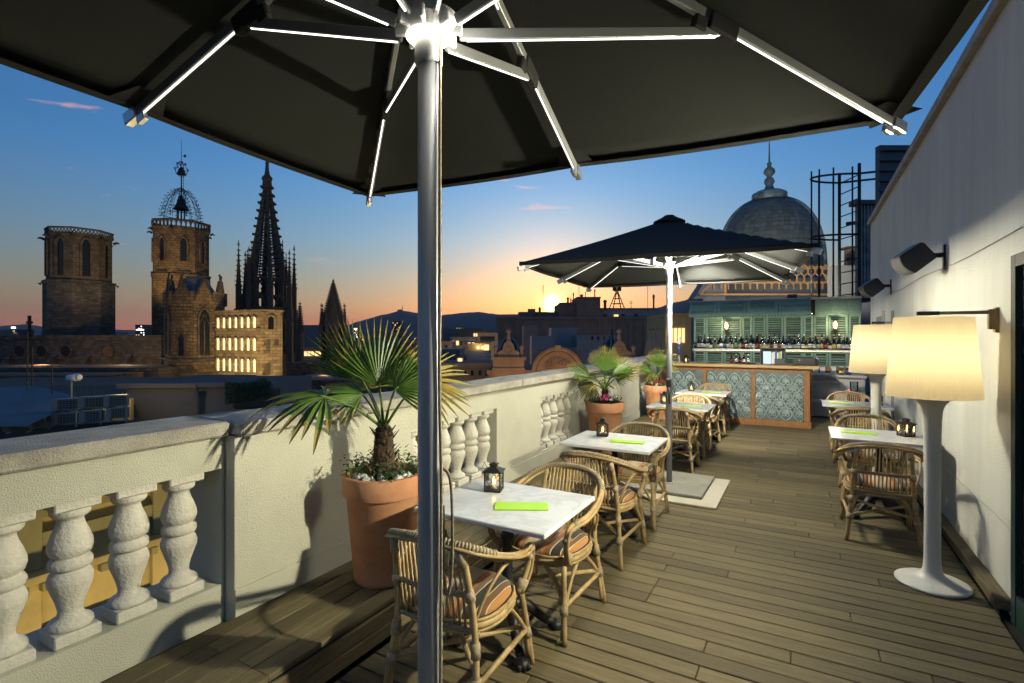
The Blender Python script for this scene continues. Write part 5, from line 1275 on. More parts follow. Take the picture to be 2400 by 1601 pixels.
arch_window(td, T, 1.0, 1.9, 'stone_gold', 'window_dark', pointed=False, proud=.2, fw=.25)
for (fx, pz, ww, hh) in ((.25, 828, 1.2, 1.9), (.25, 880, 1.2, 1.7), (.7, 810, .7, .9)):
    T = wallT(Vector((0, 0, 0)), dirR, nr2, RW*fx, zz(pz, d)+zo); m_ = MB(); m_.box((0, -.06, hh/2), (ww, .12, hh), T=T); m_.build('blocked_opening', 'stone_tower', td)
for k_ in range(22):
    T = wallT(Vector((0, 0, 0)), dirR, nr2, .25 if k_ % 2 else .4, zt-.35-.6*k_); m_ = MB(); m_.cbox((0, -.05, 0), (.5 if k_ % 2 else .8, .14, .5), .03, T=T); m_.build('quoin', 'stone_gold', td)
m_ = MB(); ctr = (A+C_)/2-B; e4 = [ctr+(p-ctr)*1.05 for p in q4]; m_.add([(p.x, p.y, zt) for p in e4]+[(p.x, p.y, zt+.25) for p in e4], [(0, 1, 5, 4), (1, 2, 6, 5), (2, 3, 7, 6), (3, 0, 4, 7), (4, 5, 6, 7), (3, 2, 1, 0)]); m_.build('cornice', 'stone_gold', td)

# ---- 5. cathedral lantern and openwork spire
d = 125; o_, rz = frame(626, d, R(10)); u_ = U(d)
te = thing('cathedral_spire', 'tall openwork Gothic cathedral spire topped by a statue with a cross', 'spire', (o_.x, o_.y, STREET), rz)
rb_ = 62*u_*.9; zb_ = zz(725, d)+zo; zs = zz(700, d)+zo; zt = zz(430, d)+zo
b_ = MB(); b_.lathe([(rb_*1.12, 0), (rb_*1.12, zz(830, d)+zo), (rb_, zz(825, d)+zo), (rb_, zb_), (rb_*1.04, zb_+.3), (rb_*.8, zb_+.5)], 8, rot=R(22.5)); b_.build('lantern_drum', 'spire', te)
for i in range(8):
    arch_window(te, faceT(rb_, i, z=zz(808, d)+zo), 2.3, 66*u_, 'spire', 'window_dark', proud=.4, fw=.4, mull=True)
    x, y_ = oct_pts(rb_*1.06)[i]; m_ = MB(); m_.box((x, y_, zz(790, d)+zo), (1.5, 1.5, 130*u_)); m_.build('buttress', 'spire', te)
    pinnacle(te, x, y_, zz(735, d)+zo, 1.0, (735-590 if i % 2 else 735-572)*u_, crock=8)
    T = faceT(rb_, i, z=zb_-1.5); g = MB()
    for s_ in (-1, 1): g.tube([(s_*2.0, -.2, 0), (0, -.2, 5.2)], .2, 4, T=T)
    g.build('gable', 'spire', te)
    g = MB(); gx, gy = oct_pts(rb_*1.2)[i]; g.tube([(x, y_, zz(752, d)+zo), (gx, gy, zz(748, d)+zo), (gx*1.03, gy*1.03, zz(756, d)+zo)], [.3, .25, .12], 5); g.build('gargoyle', 'spire', te)
# second tier inside the ring of pinnacles
r2_ = 41*u_*.9; z2_ = zz(655, d)+zo
for i in range(8):
    x, y_ = oct_pts(r2_)[i]; m_ = MB(); m_.box((x, y_, (zb_+z2_)/2), (1.05, 1.05, z2_-zb_)); m_.build('pier', 'spire', te)
    T = faceT(r2_, i, z=zb_); w_ = 2*r2_*math.sin(math.pi/8); m_ = MB()
    m_.tube([(-w_/2, 0, (z2_-zb_)*.55), (-w_*.3, 0, (z2_-zb_)*.85), (0, 0, z2_-zb_), (w_*.3, 0, (z2_-zb_)*.85), (w_/2, 0, (z2_-zb_)*.55)], .28, 5, T=T); m_.box((0, 0, (z2_-zb_)*.42), (w_, .5, .5), T=T); m_.build('arch', 'spire', te)
    px_, py_ = oct_pts(r2_*1.12)[i]; pinnacle(te, px_, py_, zz(665, d)+zo, .62, 100*u_ if i % 2 else 75*u_, crock=7)
hs = zt-z2_
def rad(z): q = (z-z2_)/hs; return (r2_*.98)*(1-q)**1.08*.96+10*u_*.5
for i in range(8):
    a = R(22.5+45*i); pts = []
    for k_ in range(9):
        z = z2_+hs*k_/8; r_ = rad(z); pts.append((math.cos(a)*r_, math.sin(a)*r_, z))
    m_ = MB(); m_.tube(pts, [.5-.03*k_ for k_ in range(9)], 5)
    for k_ in range(12):
        z = z2_+hs*(k_+.5)/12; r_ = rad(z)+.45; m_.box((math.cos(a)*r_, math.sin(a)*r_, z), (.75, .75, .5))
    m_.build('spire_rib', 'spire', te)
for k_ in range(17):
    q = k_/17; z = z2_+hs*q
    r_ = rad(z); m_ = MB(); pts = oct_pts(r_)+oct_pts(r_)[:1]; m_.tube([(x, y_, z) for x, y_ in pts], .22-.05*q, 5)
    if k_ < 16:
        z_n = z2_+hs*(k_+1)/17; rn = rad(z_n)
        for i in range(8):
            a = R(45*i+45); ap = math.cos(math.pi/8); m_.tube([(math.cos(a)*r_*ap, math.sin(a)*r_*ap, z), (math.cos(a)*rn*ap, math.sin(a)*rn*ap, z_n)], .13, 4)
            if k_ < 9 and k_ % 2 == 0:
                am = R(45*i+45); rm = (r_+rn)/2*ap; tx = Vector((-math.sin(am), math.cos(am), 0)); cc = Vector((math.cos(am)*rm, math.sin(am)*rm, (z+z_n)/2)); s_ = (z_n-z)*.32
                for sg in (-1, 1): m_.tube([cc+tx*sg*s_*2+UP*s_*(1.3), cc, cc+tx*sg*s_*2-UP*s_*1.3], .1, 4)
    m_.build('spire_tracery', 'spire', te)
m_ = MB(); m_.lathe([(11*u_, 0), (10*u_, 14*u_), (12*u_, 17*u_), (12*u_, 21*u_), (7*u_, 27*u_), (5*u_, 32*u_), (6*u_, 34*u_), (4*u_, 38*u_)], 8, c=(0, 0, zt-8*u_)); m_.build('crown', 'spire', te)
m_ = MB(); m_.sm = True; zs_ = zt+28*u_; m_.lathe([(4.2*u_, 0), (4.6*u_, 6*u_), (3.6*u_, 14*u_), (4.3*u_, 20*u_), (3.0*u_, 24*u_), (1.6*u_, 26*u_), (2.4*u_, 29*u_), (1.4*u_, 32*u_), (0, 33*u_)], 8, c=(0, 0, zs_)); m_.tube([(3*u_, 0, zs_+21*u_), (7*u_, 0, zs_+24*u_), (8*u_, 0, zs_+31*u_)], .16, 5); m_.build('statue', 'spire', te)
m_ = MB(); m_.box((2*u_, 0, zs_+40*u_), (.16, .16, 16*u_)); m_.box((2*u_, 0, zs_+43*u_), (7*u_, .16, .16)); m_.build('cross', 'spire', te)
# ---- 6. lesser spires
def small_spire(px, d, ytop, ybase, wpx, label, sides):
    o_, rz = frame(px, d, R(12)); u_ = U(d); t = thing('church_spire', label, 'spire', (o_.x, o_.y, STREET), rz); w_ = wpx*u_*.94
    zb_ = zz(ybase, d)+zo; zt_ = zz(ytop, d)+zo; zm = zb_+(zt_-zb_)*.36 if sides else zb_+(zt_-zb_)*.2
    b_ = MB(); b_.lathe([(w_*.5, 0), (w_*.5, zb_), (w_*.46, zm)], 8, rot=R(22.5)); b_.build('shaft', 'spire', t)
    b_ = MB(); b_.lathe([(w_*.38, zm), (w_*.05, zt_-1.0), (.05, zt_)], 8, rot=R(22.5))
    for k_ in range(12):
        q = (k_+.5)/12; z = zm+(zt_-1-zm)*q; r_ = w_*.38*(1-q)+.12+w_*.02
        for j in range(8): a = R(22.5+45*j); b_.box((math.cos(a)*r_, math.sin(a)*r_, z), (.42, .42, .34))
    b_.box((0, 0, zt_-.6), (.5, .5, .3)); b_.build('cone', 'spire', t)
    if sides:
        for i in range(8):
            x, y_ = oct_pts(w_*.56)[i]; pinnacle(t, x, y_, zb_-1.5, .75, (zm-zb_)*1.75, crock=6)
            arch_window(t, faceT(w_*.5, i, z=zb_-7), 1.4, 8, 'spire', 'window_dark', proud=.3, fw=.3)
    return t
small_spire(703, 118, 706, 800, 20, 'slim crocketed pinnacle beside the cathedral lantern', False)
small_spire(781, 116, 653, 775, 52, 'smaller cathedral spire ringed with pinnacles behind the palm', True)
small_spire(826, 112, 790, 840, 14, 'short dark pinnacle behind the palm leaves', False)
# ---- 7. nave with round windows
d = 88
def slab(px0, px1, pytop, d, depth, name, label, cat, mname, roofm=None, rz=0, zbot=STREET, cornice=0, group=None):
    A = P(px0, CY, d); B = P(px1, CY, d); A.z = B.z = 0; t = thing(name, label, cat, (A.x, A.y, zbot), 0, group); al = (B-A); W = al.length; al.normalize(); nm = Vector((al.y, -al.x, 0)); nm = nm if nm.dot(-A) > 0 else -nm
    zt = zz(pytop, d)-zbot; D = -nm*depth; q = [Vector((0, 0, 0)), al*W, al*W+D, D]
    b_ = MB(); b_.add([(p.x, p.y, 0) for p in q]+[(p.x, p.y, zt) for p in q], [(0, 1, 5, 4), (1, 2, 6, 5), (2, 3, 7, 6), (3, 0, 4, 7)]); b_.build('wall', mname, t)
    r_ = MB(); r_.add([(p.x, p.y, zt) for p in q], [(0, 1, 2, 3)]); r_.build('roof', roofm or 'roof_flat', t)
    if cornice:
        c_ = MB(); T = wallT(Vector((0, 0, 0)), al, nm, W/2, zt); c_.box((0, -.15, -cornice/2+.02), (W+.4, .5, cornice), T=T); c_.build('cornice', mname, t)
    def at(px, py): # face transform at a photo pixel
        x = (px-px0)/(px1-px0)*W; return wallT(Vector((0, 0, 0)), al, nm, x, zz(py, d)-zbot)
    t['_w'] = W; del t['_w']
    return t, at
nv, at = slab(-160, 378, 786, d, 24, 'church_nave', 'dark church nave with a row of round windows', 'church', 'stone_dark', cornice=.7)
for px in (-40, 48, 98, 155, 252):
    T = at(px, 823); m_ = MB(); rr_ = 15.5*U(d); m_.tube([(math.cos(R(24*i))*rr_, -.12, math.sin(R(24*i))*rr_) for i in range(16)], .24, 5, T=T); fo = m_.build('round_window', 'stone_dark', nv)
    m_ = MB(); m_.add([(math.cos(R(24*i))*rr_, -.04, math.sin(R(24*i))*rr_) for i in range(15)], [list(range(15))], T); m_.build('pane', 'window_dark' if px != 252 else 'roof_tile', fo)
for px in (20, 125, 205, 300):
    T = at(px, 870); m_ = MB(); m_.prism([(0, 0), (2.8, 0), (0, 3.2)], .8, T @ Matrix.Rotation(R(-90), 4, 'Z')); m_.build('buttress', 'stone_dark', nv)
T = at(110, 840); m_ = MB(); m_.box((0, -.2, 0), (45, .4, .3), T=T); m_.build('string_course', 'stone_dark', nv)
aw, at = slab(-120, 372, 862, 70, 8, 'church_aisle', 'low dark aisle roofs below the round windows', 'church', 'stone_dark', 'roof_tile', cornice=.4)
lc, at = slab(-200, 250, 880, 60, 6, 'ruined_wall', 'rough brown rubble wall below the church', 'wall', 'ashlar', 'roof_tile')
cr_ = thing('iron_cross', 'dark iron cross on a post above the nave roof', 'cross', P(69, 790, 60)); m_ = MB(); m_.box((0, 0, 1.2), (.28, .28, 2.6)); m_.box((0, 0, 1.7), (1.1, .28, .28)); m_.build('cross', 'iron', cr_)
# ---- 8. dark buildings around the spires
slab(655, 1000, 890, 75, 20, 'stone_house', 'dark stone houses below the cathedral behind the palm', 'building', 'stone_dark', 'roof_flat', cornice=.4)
slab(672, 745, 850, 95, 10, 'chapel_wing', 'dark chapel wing with a flying arch beside the watchtower', 'building', 'stone_dark', 'roof_tile')
slab(840, 1160, 800, 170, 40, 'long_building', 'long pale terrace of flats beyond the palm', 'building', 'facade_grey', 'roof_flat')
slab(300, 385, 800, 120, 20, 'green_screen_block', 'teal netted block between the two bell towers', 'building', 'blind', 'roof_flat')
# ---- 9. roofs right across the street
def deg(a): return R(a)
XF = -14.0      # facade across the street
fa = thing('ochre_facade', 'ochre lit facade seen through the near balusters', 'building', (XF, 6, STREET)); fo_ = Vector((XF, 6, STREET))
def fp(a, b_, name, mname, par=fa, r=.01):
    a = Vector(a)-fo_; b_ = Vector(b_)-fo_; m_ = MB(); m_.cbox((a+b_)/2, tuple(abs(v_) for v_ in (b_-a)), r); return m_.build(name, mname, par)
fp((XF-10, -8, STREET), (XF, 24, -1.9), 'wall', 'facade_ochre')
fp((XF-.2, -8, -1.9), (XF+.55, 24, -1.72), 'cornice', 'facade_olive'); fp((XF-.0, -8, -2.1), (XF+.32, 24, -1.905), 'cornice', 'facade_olive'); fp((XF, -8, -2.75), (XF+.12, 24, -2.45), 'band', 'facade_olive')
fp((XF, -8, -3.38), (XF+.45, 24, -3.22), 'ledge', 'facade_ochre'); fp((XF, -8, -3.62), (XF+.22, 24, -3.385), 'frieze', 'facade_ochre')
yy = -7.8
while yy < 20:
    fp((XF+.22, yy, -3.6), (XF+.40, yy+.14, -3.42), 'dentil', 'facade_olive'); yy += .34
fp((XF, -8, -4.62), (XF+.10, 24, -4.50), 'band', 'facade_olive')
for yw in (-3.4, .2, 2.9, 5.6, 8.3, 11, 13.7, 16.4):
    wf = fp((XF, yw-.62, -6.9), (XF+.10, yw+.62, -4.64), 'window', 'facade_olive'); fp((XF+.101, yw-.5, -6.8), (XF+.12, yw+.5, -4.75), 'pane', 'window_dark', wf)
    for k_ in range(11): fp((XF+.125, yw-.48, -6.7+.17*k_), (XF+.15, yw+.48, -6.58+.17*k_), 'blind_slat', 'blind', wf)
for yw in (1.5, 4.2, 6.95, 9.6, 12.3):
    fp((XF, yw-.32, -3.2), (XF+.16, yw+.32, -2.1), 'pilaster', 'facade_olive'); fp((XF, yw-.32, -6.6), (XF+.12, yw+.32, -3.63), 'pilaster', 'facade_ochre')
for yw in (3.75, 9.0): fp((XF+.1, yw-.3, -5.7), (XF+.42, yw+.3, -5.0), 'condenser', 'ac_white')
lamp('AREA', 'street_light', (XF+4.0, 7, -8.5), 900, (1, .78, .36), None, shape='RECTANGLE', size=18, size_y=.6, target=(XF, 7, -3.5))
# roof behind the facade: metal roof, tiles, air conditioners on racks, aerials
rf = thing('metal_roof', 'blue-grey metal roof across the street with a curved ridge', 'roof', (-20, 8, -2.5)); 
b_ = MB(); b_.add([Vector(v_)-Vector((-20, 8, -2.5)) for v_ in [PZ(-250, 1000, -1.7), PZ(60, 1000, -1.7), PZ(200, 935, -1.3), PZ(90, 905, -.9), PZ(-250, 915, -.9)]], [(0, 1, 2, 3, 4)]); b_.add([Vector(v_)-Vector((-20, 8, -2.5)) for v_ in [PZ(-250, 1000, -1.72), PZ(60, 1000, -1.72), PZ(200, 935, -1.32), PZ(90, 905, -.92), PZ(-250, 915, -.92)]], [(4, 3, 2, 1, 0)]); b_.build('sheet', 'roof_metal', rf)
tr_, at = slab(-300, 330, 912, 34, 10, 'tiled_house', 'low dark house with a tiled roof behind the air conditioners', 'building', 'facade_dark', 'roof_tile')
b_ = MB(); 
dA = 30
for i in range(34):
    p0 = P(120+5.4*i, 905, 33.5); p1 = P(100+6.4*i, 950, 25); tile = MB(); tile.sm = True
    b_.tube([p0-Vector(tr_.location), p1-Vector(tr_.location)], .075, 6)
stuff(b_.build('roof_tiles', 'roof_tile', tr_))
lw = thing('lit_wall', 'warm lit yellow wall patch behind the air conditioners', 'wall', P(275, 950, 24)); blockP(215, 306, 935, 985, 24, .2, Vector(lw.location)).build('face', 'facade_ochre', lw)
lamp('POINT', 'yard_light', P(290, 900, 23.0), 60, (1, .75, .3), None, shadow_soft_size=.2)
def ac(px, py, w, h, d, label):
    t = thing('air_conditioner', label, 'air conditioner', P(px, py+h, d), YAW+R(22), 'air conditioners on the roof rack'); W, H = w*U(d)*1.1, h*U(d)
    MB().cbox((W/2, .15, H/2), (W, .34, H), .02).build('casing', 'ac_white', t)
    g = MB().cbox((W*.60, -.03, H/2), (W*.70, .02, H*.84), .005).build('grille', 'grille', t)
    for k_ in range(6): MB().box((W*(.30+.12*k_), -.043, H/2), (.012, .008, H*.8)).build('grille_bar', 'ac_white', g)
    for k_ in range(5): MB().box((W*.60, -.043, H*(.15+.17*k_)), (W*.68, .008, .012)).build('grille_bar', 'ac_white', g)
    for q in (.15, .85): MB().box((W*q, .15, -.04), (.05, .34, .08)).build('foot', 'ac_white', t)
up = ['upper air conditioner on the rack, closest to the pole camera', 'upper air conditioner in the middle of the rack', 'upper air conditioner at the lit end of the rack']
lo_ = ['lower air conditioner under the pole camera end of the rack', 'lower air conditioner in the middle of the rack', 'lower air conditioner at the lit end of the rack']
for i, (px, py, w, h) in enumerate(((119, 936, 48, 27), (183, 931, 46, 26), (242, 927, 42, 26))): ac(px, py, w, h, 21.5, up[i])
for i, (px, py, w, h) in enumerate(((119, 969, 50, 26), (184, 964, 46, 26), (248, 957, 38, 25))): ac(px, py, w, h, 21.5, lo_[i])
for i, (px, py, w, h) in enumerate(((5, 999, 48, 14), (62, 990, 44, 14))): ac(px, py, w, h, 21, ['low air conditioner beside the metal roof', 'low air conditioner beside the roof rack'][i])
rk = thing('steel_rack', 'pale steel rack carrying the air conditioners', 'rack', P(110, 1000, 21.7)); ro = Vector(rk.location)
for (a, b_) in (((104, 966), (300, 950)), ((104, 999), (300, 985)), ((105, 965), (105, 1004)), ((178, 962), (178, 1000)), ((236, 955), (236, 995)), ((296, 948), (296, 990))):
    m_ = MB(); m_.tube([P(*a, 21.7)-ro, P(*b_, 21.7)-ro], .035, 4); m_.build('bar', 'ac_white', rk)
pc = thing('pole_camera', 'white floodlight drum on a pole above the air conditioners', 'floodlight', P(167, 970, 23)); po = Vector(pc.location); m_ = MB(); m_.tube([P(167, 970, 23)-po, P(167, 893, 23)-po], .05, 6); m_.build('pole', 'ac_white', pc)
m_ = MB(); m_.sm = True; m_.tube([P(160, 886, 23)-po, P(183, 884, 23)-po], [.14, .17], 14); m_.tube([P(183, 884, 23)-po, P(188, 884, 23)-po], [.17, .13], 14); m_.build('drum', 'white_plastic', pc)
def mast(px, py0_, py1_, d, label, r_=.025, arms=(), stay=False):
    t = thing('aerial', label, 'aerial', P(px, py1_, d)); o_ = Vector(t.location); m_ = MB(); m_.tube([P(px, py1_, d)-o_, P(px, py0_, d)-o_], r_, 5); m_.build('mast', 'iron', t)
    for (py, w) in arms:
        m_ = MB(); m_.tube([P(px-w, py, d)-o_, P(px+w, py, d)-o_], r_*.6, 4); m_.build('arm', 'iron', t)
    return t
mast(64, 780, 965, 26, 'tall roof aerial rising in front of the iron cross', .03, ((795, 10), (783, 6)))
mast(75, 812, 960, 27, 'thin dark aerial next to the tall one', .03)
mast(122, 855, 940, 25, 'bare roof mast with a crossbar', .025, ((858, 24),))
mast(1293-20, 668, 730, 180, 'thin whip aerial near the setting sun', .12)
# ---- 10. grey flat-roofed block with hedge
gb, at = slab(296, 462, 899, 26, 6, 'rooftop_block', 'grey rendered rooftop block with a brown roof edge', 'building', 'facade_grey', 'roof_flat', zbot=-8, cornice=.22)
A = P(462, CY, 26); 
gb2, at = slab(463, 640, 898, 26.05, 5, 'rooftop_block', 'lower rendered block under the hedge', 'building', 'facade_grey', 'roof_flat', zbot=-8, cornice=.2)
dp = thing('drain_pipe', 'grey drain pipe on the rooftop block', 'pipe', P(466, 960, 25.9)); m_ = MB(); m_.tube([P(466, 975, 25.85)-Vector(dp.location), P(466, 925, 25.85)-Vector(dp.location)], .09, 8); m_.build('pipe', 'roof_metal', dp); m_ = MB(); m_.box(P(466, 922, 25.85)-Vector(dp.location), (.3, .25, .25)); m_.build('hopper', 'roof_metal', dp)
hd = thing('hedge', 'clipped green hedge on the rooftop block', 'hedge', P(580, 940, 24.5)); rr = random.Random(6); b_ = MB()
for i in range(5200):
    px = rr.uniform(528, 634); q = (px-528)/106; top = 893+6*math.sin(q*5)+14*max(0, abs(q-.45)-.35)*3+rr.uniform(-3, 5); bot = 948-14*q
    py = top+(bot-top)*rr.random()**1.3; dd = 24.5+rr.uniform(-.5, 1.0)
    c_ = P(px, py, dd)-Vector(hd.location); M = Matrix.Translation(c_) @ Matrix.Rotation(rr.random()*6.3, 4, 'Z') @ Matrix.Rotation(rr.uniform(-1.4, 1.4), 4, 'X'); s_ = rr.uniform(.05, .10)
    b_.add([(-s_*.5, 0, 0), (0, -s_*.35, 0), (s_*.5, 0, 0), (0, s_*.35, 0)], [(0, 1, 2, 3)], M)
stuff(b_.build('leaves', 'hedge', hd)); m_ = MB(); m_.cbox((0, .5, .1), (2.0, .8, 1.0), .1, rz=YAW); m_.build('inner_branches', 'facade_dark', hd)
# ---- 11. buildings under the sunset
def windows(t, at, pxs, pys, w, h, d, mname='window_dark', fm='facade_peach', bal=False):
    for px in pxs:
        for py in pys:
            T = at(px, py); W, H = w*U(d), h*U(d); m_ = MB(); m_.box((0, -.06, -H/2), (W*1.3, .16, H*1.12), T=T); fo = m_.build('window', fm, t); m_ = MB(); m_.box((0, -.12, -H/2), (W, .1, H), T=T); m_.build('pane', mname, fo)
            if bal: m_ = MB(); m_.box((0, -.35, -H*.95), (W*1.5, .5, .12), T=T); m_.build('balcony', fm, fo)
d = 210
big, at = slab(1163, 1568, 742, d, 60, 'office_block', 'long dark brown office block below the setting sun', 'building', 'facade_brown', 'roof_flat', cornice=1.2)
for px in (1185, 1212, 1340, 1405, 1440, 1478, 1512, 1545): T = at(px, 800); m_ = MB(); m_.box((0, -.3, -5), (1.6, .8, 26), T=T); m_.build('pier', 'facade_brown', big)
s2, at = slab(1215, 1312, 731, 225, 30, 'roof_storey', 'stepped roof storey in front of the sun', 'building', 'facade_grey', 'roof_flat')
slab(1263, 1268, 720, 222, 4, 'stair_head', 'small stair head on the stepped roof', 'building', 'facade_brown'); slab(1238, 1255, 724, 224, 8, 'stair_head', 'low lift hut on the stepped roof', 'building', 'facade_brown')
s3, at = slab(1312, 1395, 709, 216, 30, 'roof_storey', 'brown roof storey to the right of the sun', 'building', 'facade_brown', 'roof_flat'); s4, at = slab(1352, 1407, 696, 212, 18, 'lift_house', 'brown lift house with chimneys', 'building', 'facade_brown', 'roof_flat', cornice=.6)
s5, at = slab(1395, 1545, 722, 214, 30, 'roof_storey', 'long pale roof storey with one lit window under the radio mast', 'building', 'facade_white', 'roof_flat', cornice=.5)
windows(s5, at, [1418, 1460, 1490], [736], 9, 8, 214, 'window_dark', 'facade_white'); T = at(1444, 741); m_ = MB(); m_.box((0, -.1, 0), (1.8, .2, 1.2), T=T); m_.build('lit_window', 'warm_window', s5)
for px, y0, y1, w, lb in ((1331, 697, 709, 5, 'fat roof vent beside the lift house'), (1338, 699, 709, 3, 'short roof flue beside the fat vent'), (1344, 686, 709, 2.6, 'tall thin roof flue'), (1363, 690, 697, 7, 'mushroom cowl on the lift house'), (1372, 684, 697, 1.8, 'thin pipe on the lift house'), (1394, 678, 697, 2.8, 'tall chimney pipe on the lift house corner'), (1418, 703, 723, 7, 'dark cowl beside the radio mast'), (1532, 690, 724, 4, 'clustered aerial panel on the pale roof')):
    t = thing('roof_flue', lb, 'chimney', P(px, y1+2, 212)); o_ = Vector(t.location); u_ = U(212); H = (y1+2-y0)*u_; m_ = MB(); m_.sm = True; m_.lathe([(w*.5*u_, 0), (w*.5*u_, H*.75), (w*.7*u_, H*.76), (w*.7*u_, H*.9), (w*.3*u_, H)], 8); m_.build('flue', 'facade_brown', t)
rm = thing('radio_mast', 'lattice radio mast carrying drum antennas under the far parasol', 'mast', P(1446, 724, 213)); o_ = Vector(rm.location); u_ = U(213)
for a in range(4):
    c_, s_ = math.cos(R(45+90*a)), math.sin(R(45+90*a)); m_ = MB(); m_.tube([(c_*20*u_, s_*20*u_, 0), (c_*3*u_, s_*3*u_, 38*u_), (c_*3*u_, s_*3*u_, 62*u_)], .22, 4); m_.build('leg', 'iron', rm)
    m_ = MB(); m_.sm = True; m_.lathe([(3.2*u_, 42*u_), (3.2*u_, 58*u_)], 8, c=(c_*8*u_, s_*8*u_, 0)); m_.build('antenna_drum', 'iron', rm)
for z in (12, 24, 36, 44, 56):
    r_ = 20-17*min(z, 38)/38; m_ = MB(); m_.tube([(math.cos(R(45+90*a))*(r_ if z < 40 else 8)*u_, math.sin(R(45+90*a))*(r_ if z < 40 else 8)*u_, z*u_) for a in range(5)], .14, 4); m_.build('brace_ring', 'iron', rm)
mast(1479, 706, 730, 205, 'television aerial on the pale roof', .12, ((707, 4), (711, 5)))
mast(1518, 664, 730, 205, 'tall whip aerial on the pale roof', .1); mast(1357, 660, 700, 205, 'whip aerial above the lift house', .1)
# middle distance blocks
d = 120
wb, at = slab(1293, 1352, 768, 118, 10, 'white_block', 'pale blue-white stair block before the office block', 'building', 'facade_white'); wb2, at = slab(1226, 1260, 763, 140, 10, 'grey_block', 'grey block with a pipe beside the white block', 'building', 'facade_grey'); wb3, at = slab(1352, 1450, 786, 112, 14, 'white_block', 'row of low white roof flats', 'building', 'facade_white'); windows(wb3, at, [1388, 1402, 1416, 1428], [778+10], 5, 9, 112, 'window_dark', 'facade_white')
wb4, at = slab(1246, 1300, 788, 110, 10, 'white_block', 'low bluish roof flat before the grey block', 'building', 'facade_white')
# ornate building
d = 62; ob, at = slab(1145, 1560, 868, d, 14, 'ornate_building', 'peach ornate building with arched pediment and dark ribbed domes', 'building', 'facade_peach', 'roof_flat', cornice=.5)
T = at(1306, 872); u_ = U(d); Rr = 56*u_
pts = [(Rr*math.cos(R(180*i/20)), Rr*.98*math.sin(R(180*i/20))) for i in range(21)]
m_ = MB(); m_.prism(pts, 1.2, T @ Matrix.Translation((0, -.3, 0))); pd = m_.build('pediment', 'facade_peach', ob)
for q, w_, pr_ in ((1.0, .28, -.55), (.86, .12, -.42)):
    m_ = MB(); m_.tube([(x*q, pr_+.1, z*q) for x, z in pts], w_, 6, T=T); m_.build('arch_moulding', 'facade_peach', pd)
rr = random.Random(4); m_ = MB(); m_.sm = True
for k_ in range(9):
    a = R(30+15*k_); m_.tube(smoothpath([(math.cos(a)*Rr*.30, -.36, math.sin(a)*Rr*.30), (math.cos(a+.25)*Rr*.5, -.46, math.sin(a+.25)*Rr*.48), (math.cos(a-.1)*Rr*.66, -.38, math.sin(a-.1)*Rr*.64)], 3), .10, 5, T=T)
m_.build('relief', 'facade_peach', pd); m_ = MB(); m_.box((0, -.6, Rr*1.0), (.7, .6, .7), T=T); m_.build('keystone', 'facade_peach', pd); m_ = MB(); m_.box((0, -.35, -.15), (Rr*2.2, .7, .35), T=T); m_.build('ledge', 'facade_peach', ob)
T = at(1306, 872); m_ = MB(); m_.box((0, 1.2, 1.4), (118*u_, 1.0, 3.0), T=T); m_.build('attic_wall', 'facade_grey', ob)
tw = at(1190, 868)
for (pxc, wpx) in ((1192, 72), (1450, 80)):
    T = at(pxc, 868); W = wpx*u_; m_ = MB(); m_.box((0, .4, -.5), (W, 2.2, 4.2), T=T); tu = m_.build('turret', 'facade_peach', ob)
    m_ = MB(); m_.box((0, .3, 1.45), (W*1.12, 2.6, .35), T=T); m_.box((0, .3, .2), (W*1.06, 2.5, .22), T=T); m_.build('turret_cornice', 'facade_peach', tu)
    vp = [(-W*.36, 1.6), (W*.36, 1.6), (W*.34, 2.2), (W*.2, 2.5), (W*.15, 3.2), (0, 3.7), (-W*.15, 3.2), (-W*.2, 2.5), (-W*.34, 2.2)]; m_ = MB(); m_.prism(vp, .5, T @ Matrix.Translation((0, -.6, 0))); m_.build('volute_gable', 'facade_peach', tu)
    m_ = MB(); m_.sm = True; m_.tube([(math.cos(R(36*i))*.38, -.65, 2.45+math.sin(R(36*i))*.38) for i in range(11)], .1, 5, T=T); m_.build('oculus', 'facade_peach', tu)
    for q in (-.42, .0, .42):
        zb2 = 1.6 if q else 3.6; m_ = MB(); m_.sm = True; m_.lathe([(.24, zb2), (.24, zb2+.5), (.12, zb2+.7), (.14, zb2+.8), (.30, zb2+1.05), (.30, zb2+1.2), (.12, zb2+1.42), (0, zb2+1.45)], 10, c=(q*W, -.3, 0), T=T); m_.build('ball_finial', 'facade_peach', tu)
for pxc in (1192, 1450):
    T = at(pxc, 868) @ Matrix.Translation((0, 4.2, 0)); rD = 33*u_; hD = 78*u_; m_ = MB(); m_.sm = True; m_.lathe([(rD, 0), (rD, hD*.2), (rD*.95, hD*.4), (rD*.82, hD*.62), (rD*.58, hD*.84), (rD*.28, hD*.97), (.12, hD), (.08, hD*1.25)], 16, T=T); dm = m_.build('dark_dome', 'dark_dome', ob)
    for k_ in range(10):
        a = R(36*k_); m_ = MB(); m_.tube([(math.cos(a)*r_*1.01, math.sin(a)*r_*1.01, z) for r_, z in ((rD, hD*.2), (rD*.95, hD*.4), (rD*.82, hD*.62), (rD*.58, hD*.84), (rD*.28, hD*.97))], .09, 4, T=T); m_.build('dome_rib', 'zinc', dm)
lamp('AREA', 'street_light', P(1310, 960, 54), 420, (1, .58, .25), None, shape='RECTANGLE', size=20, size_y=.6, target=P(1310, 860, 64))
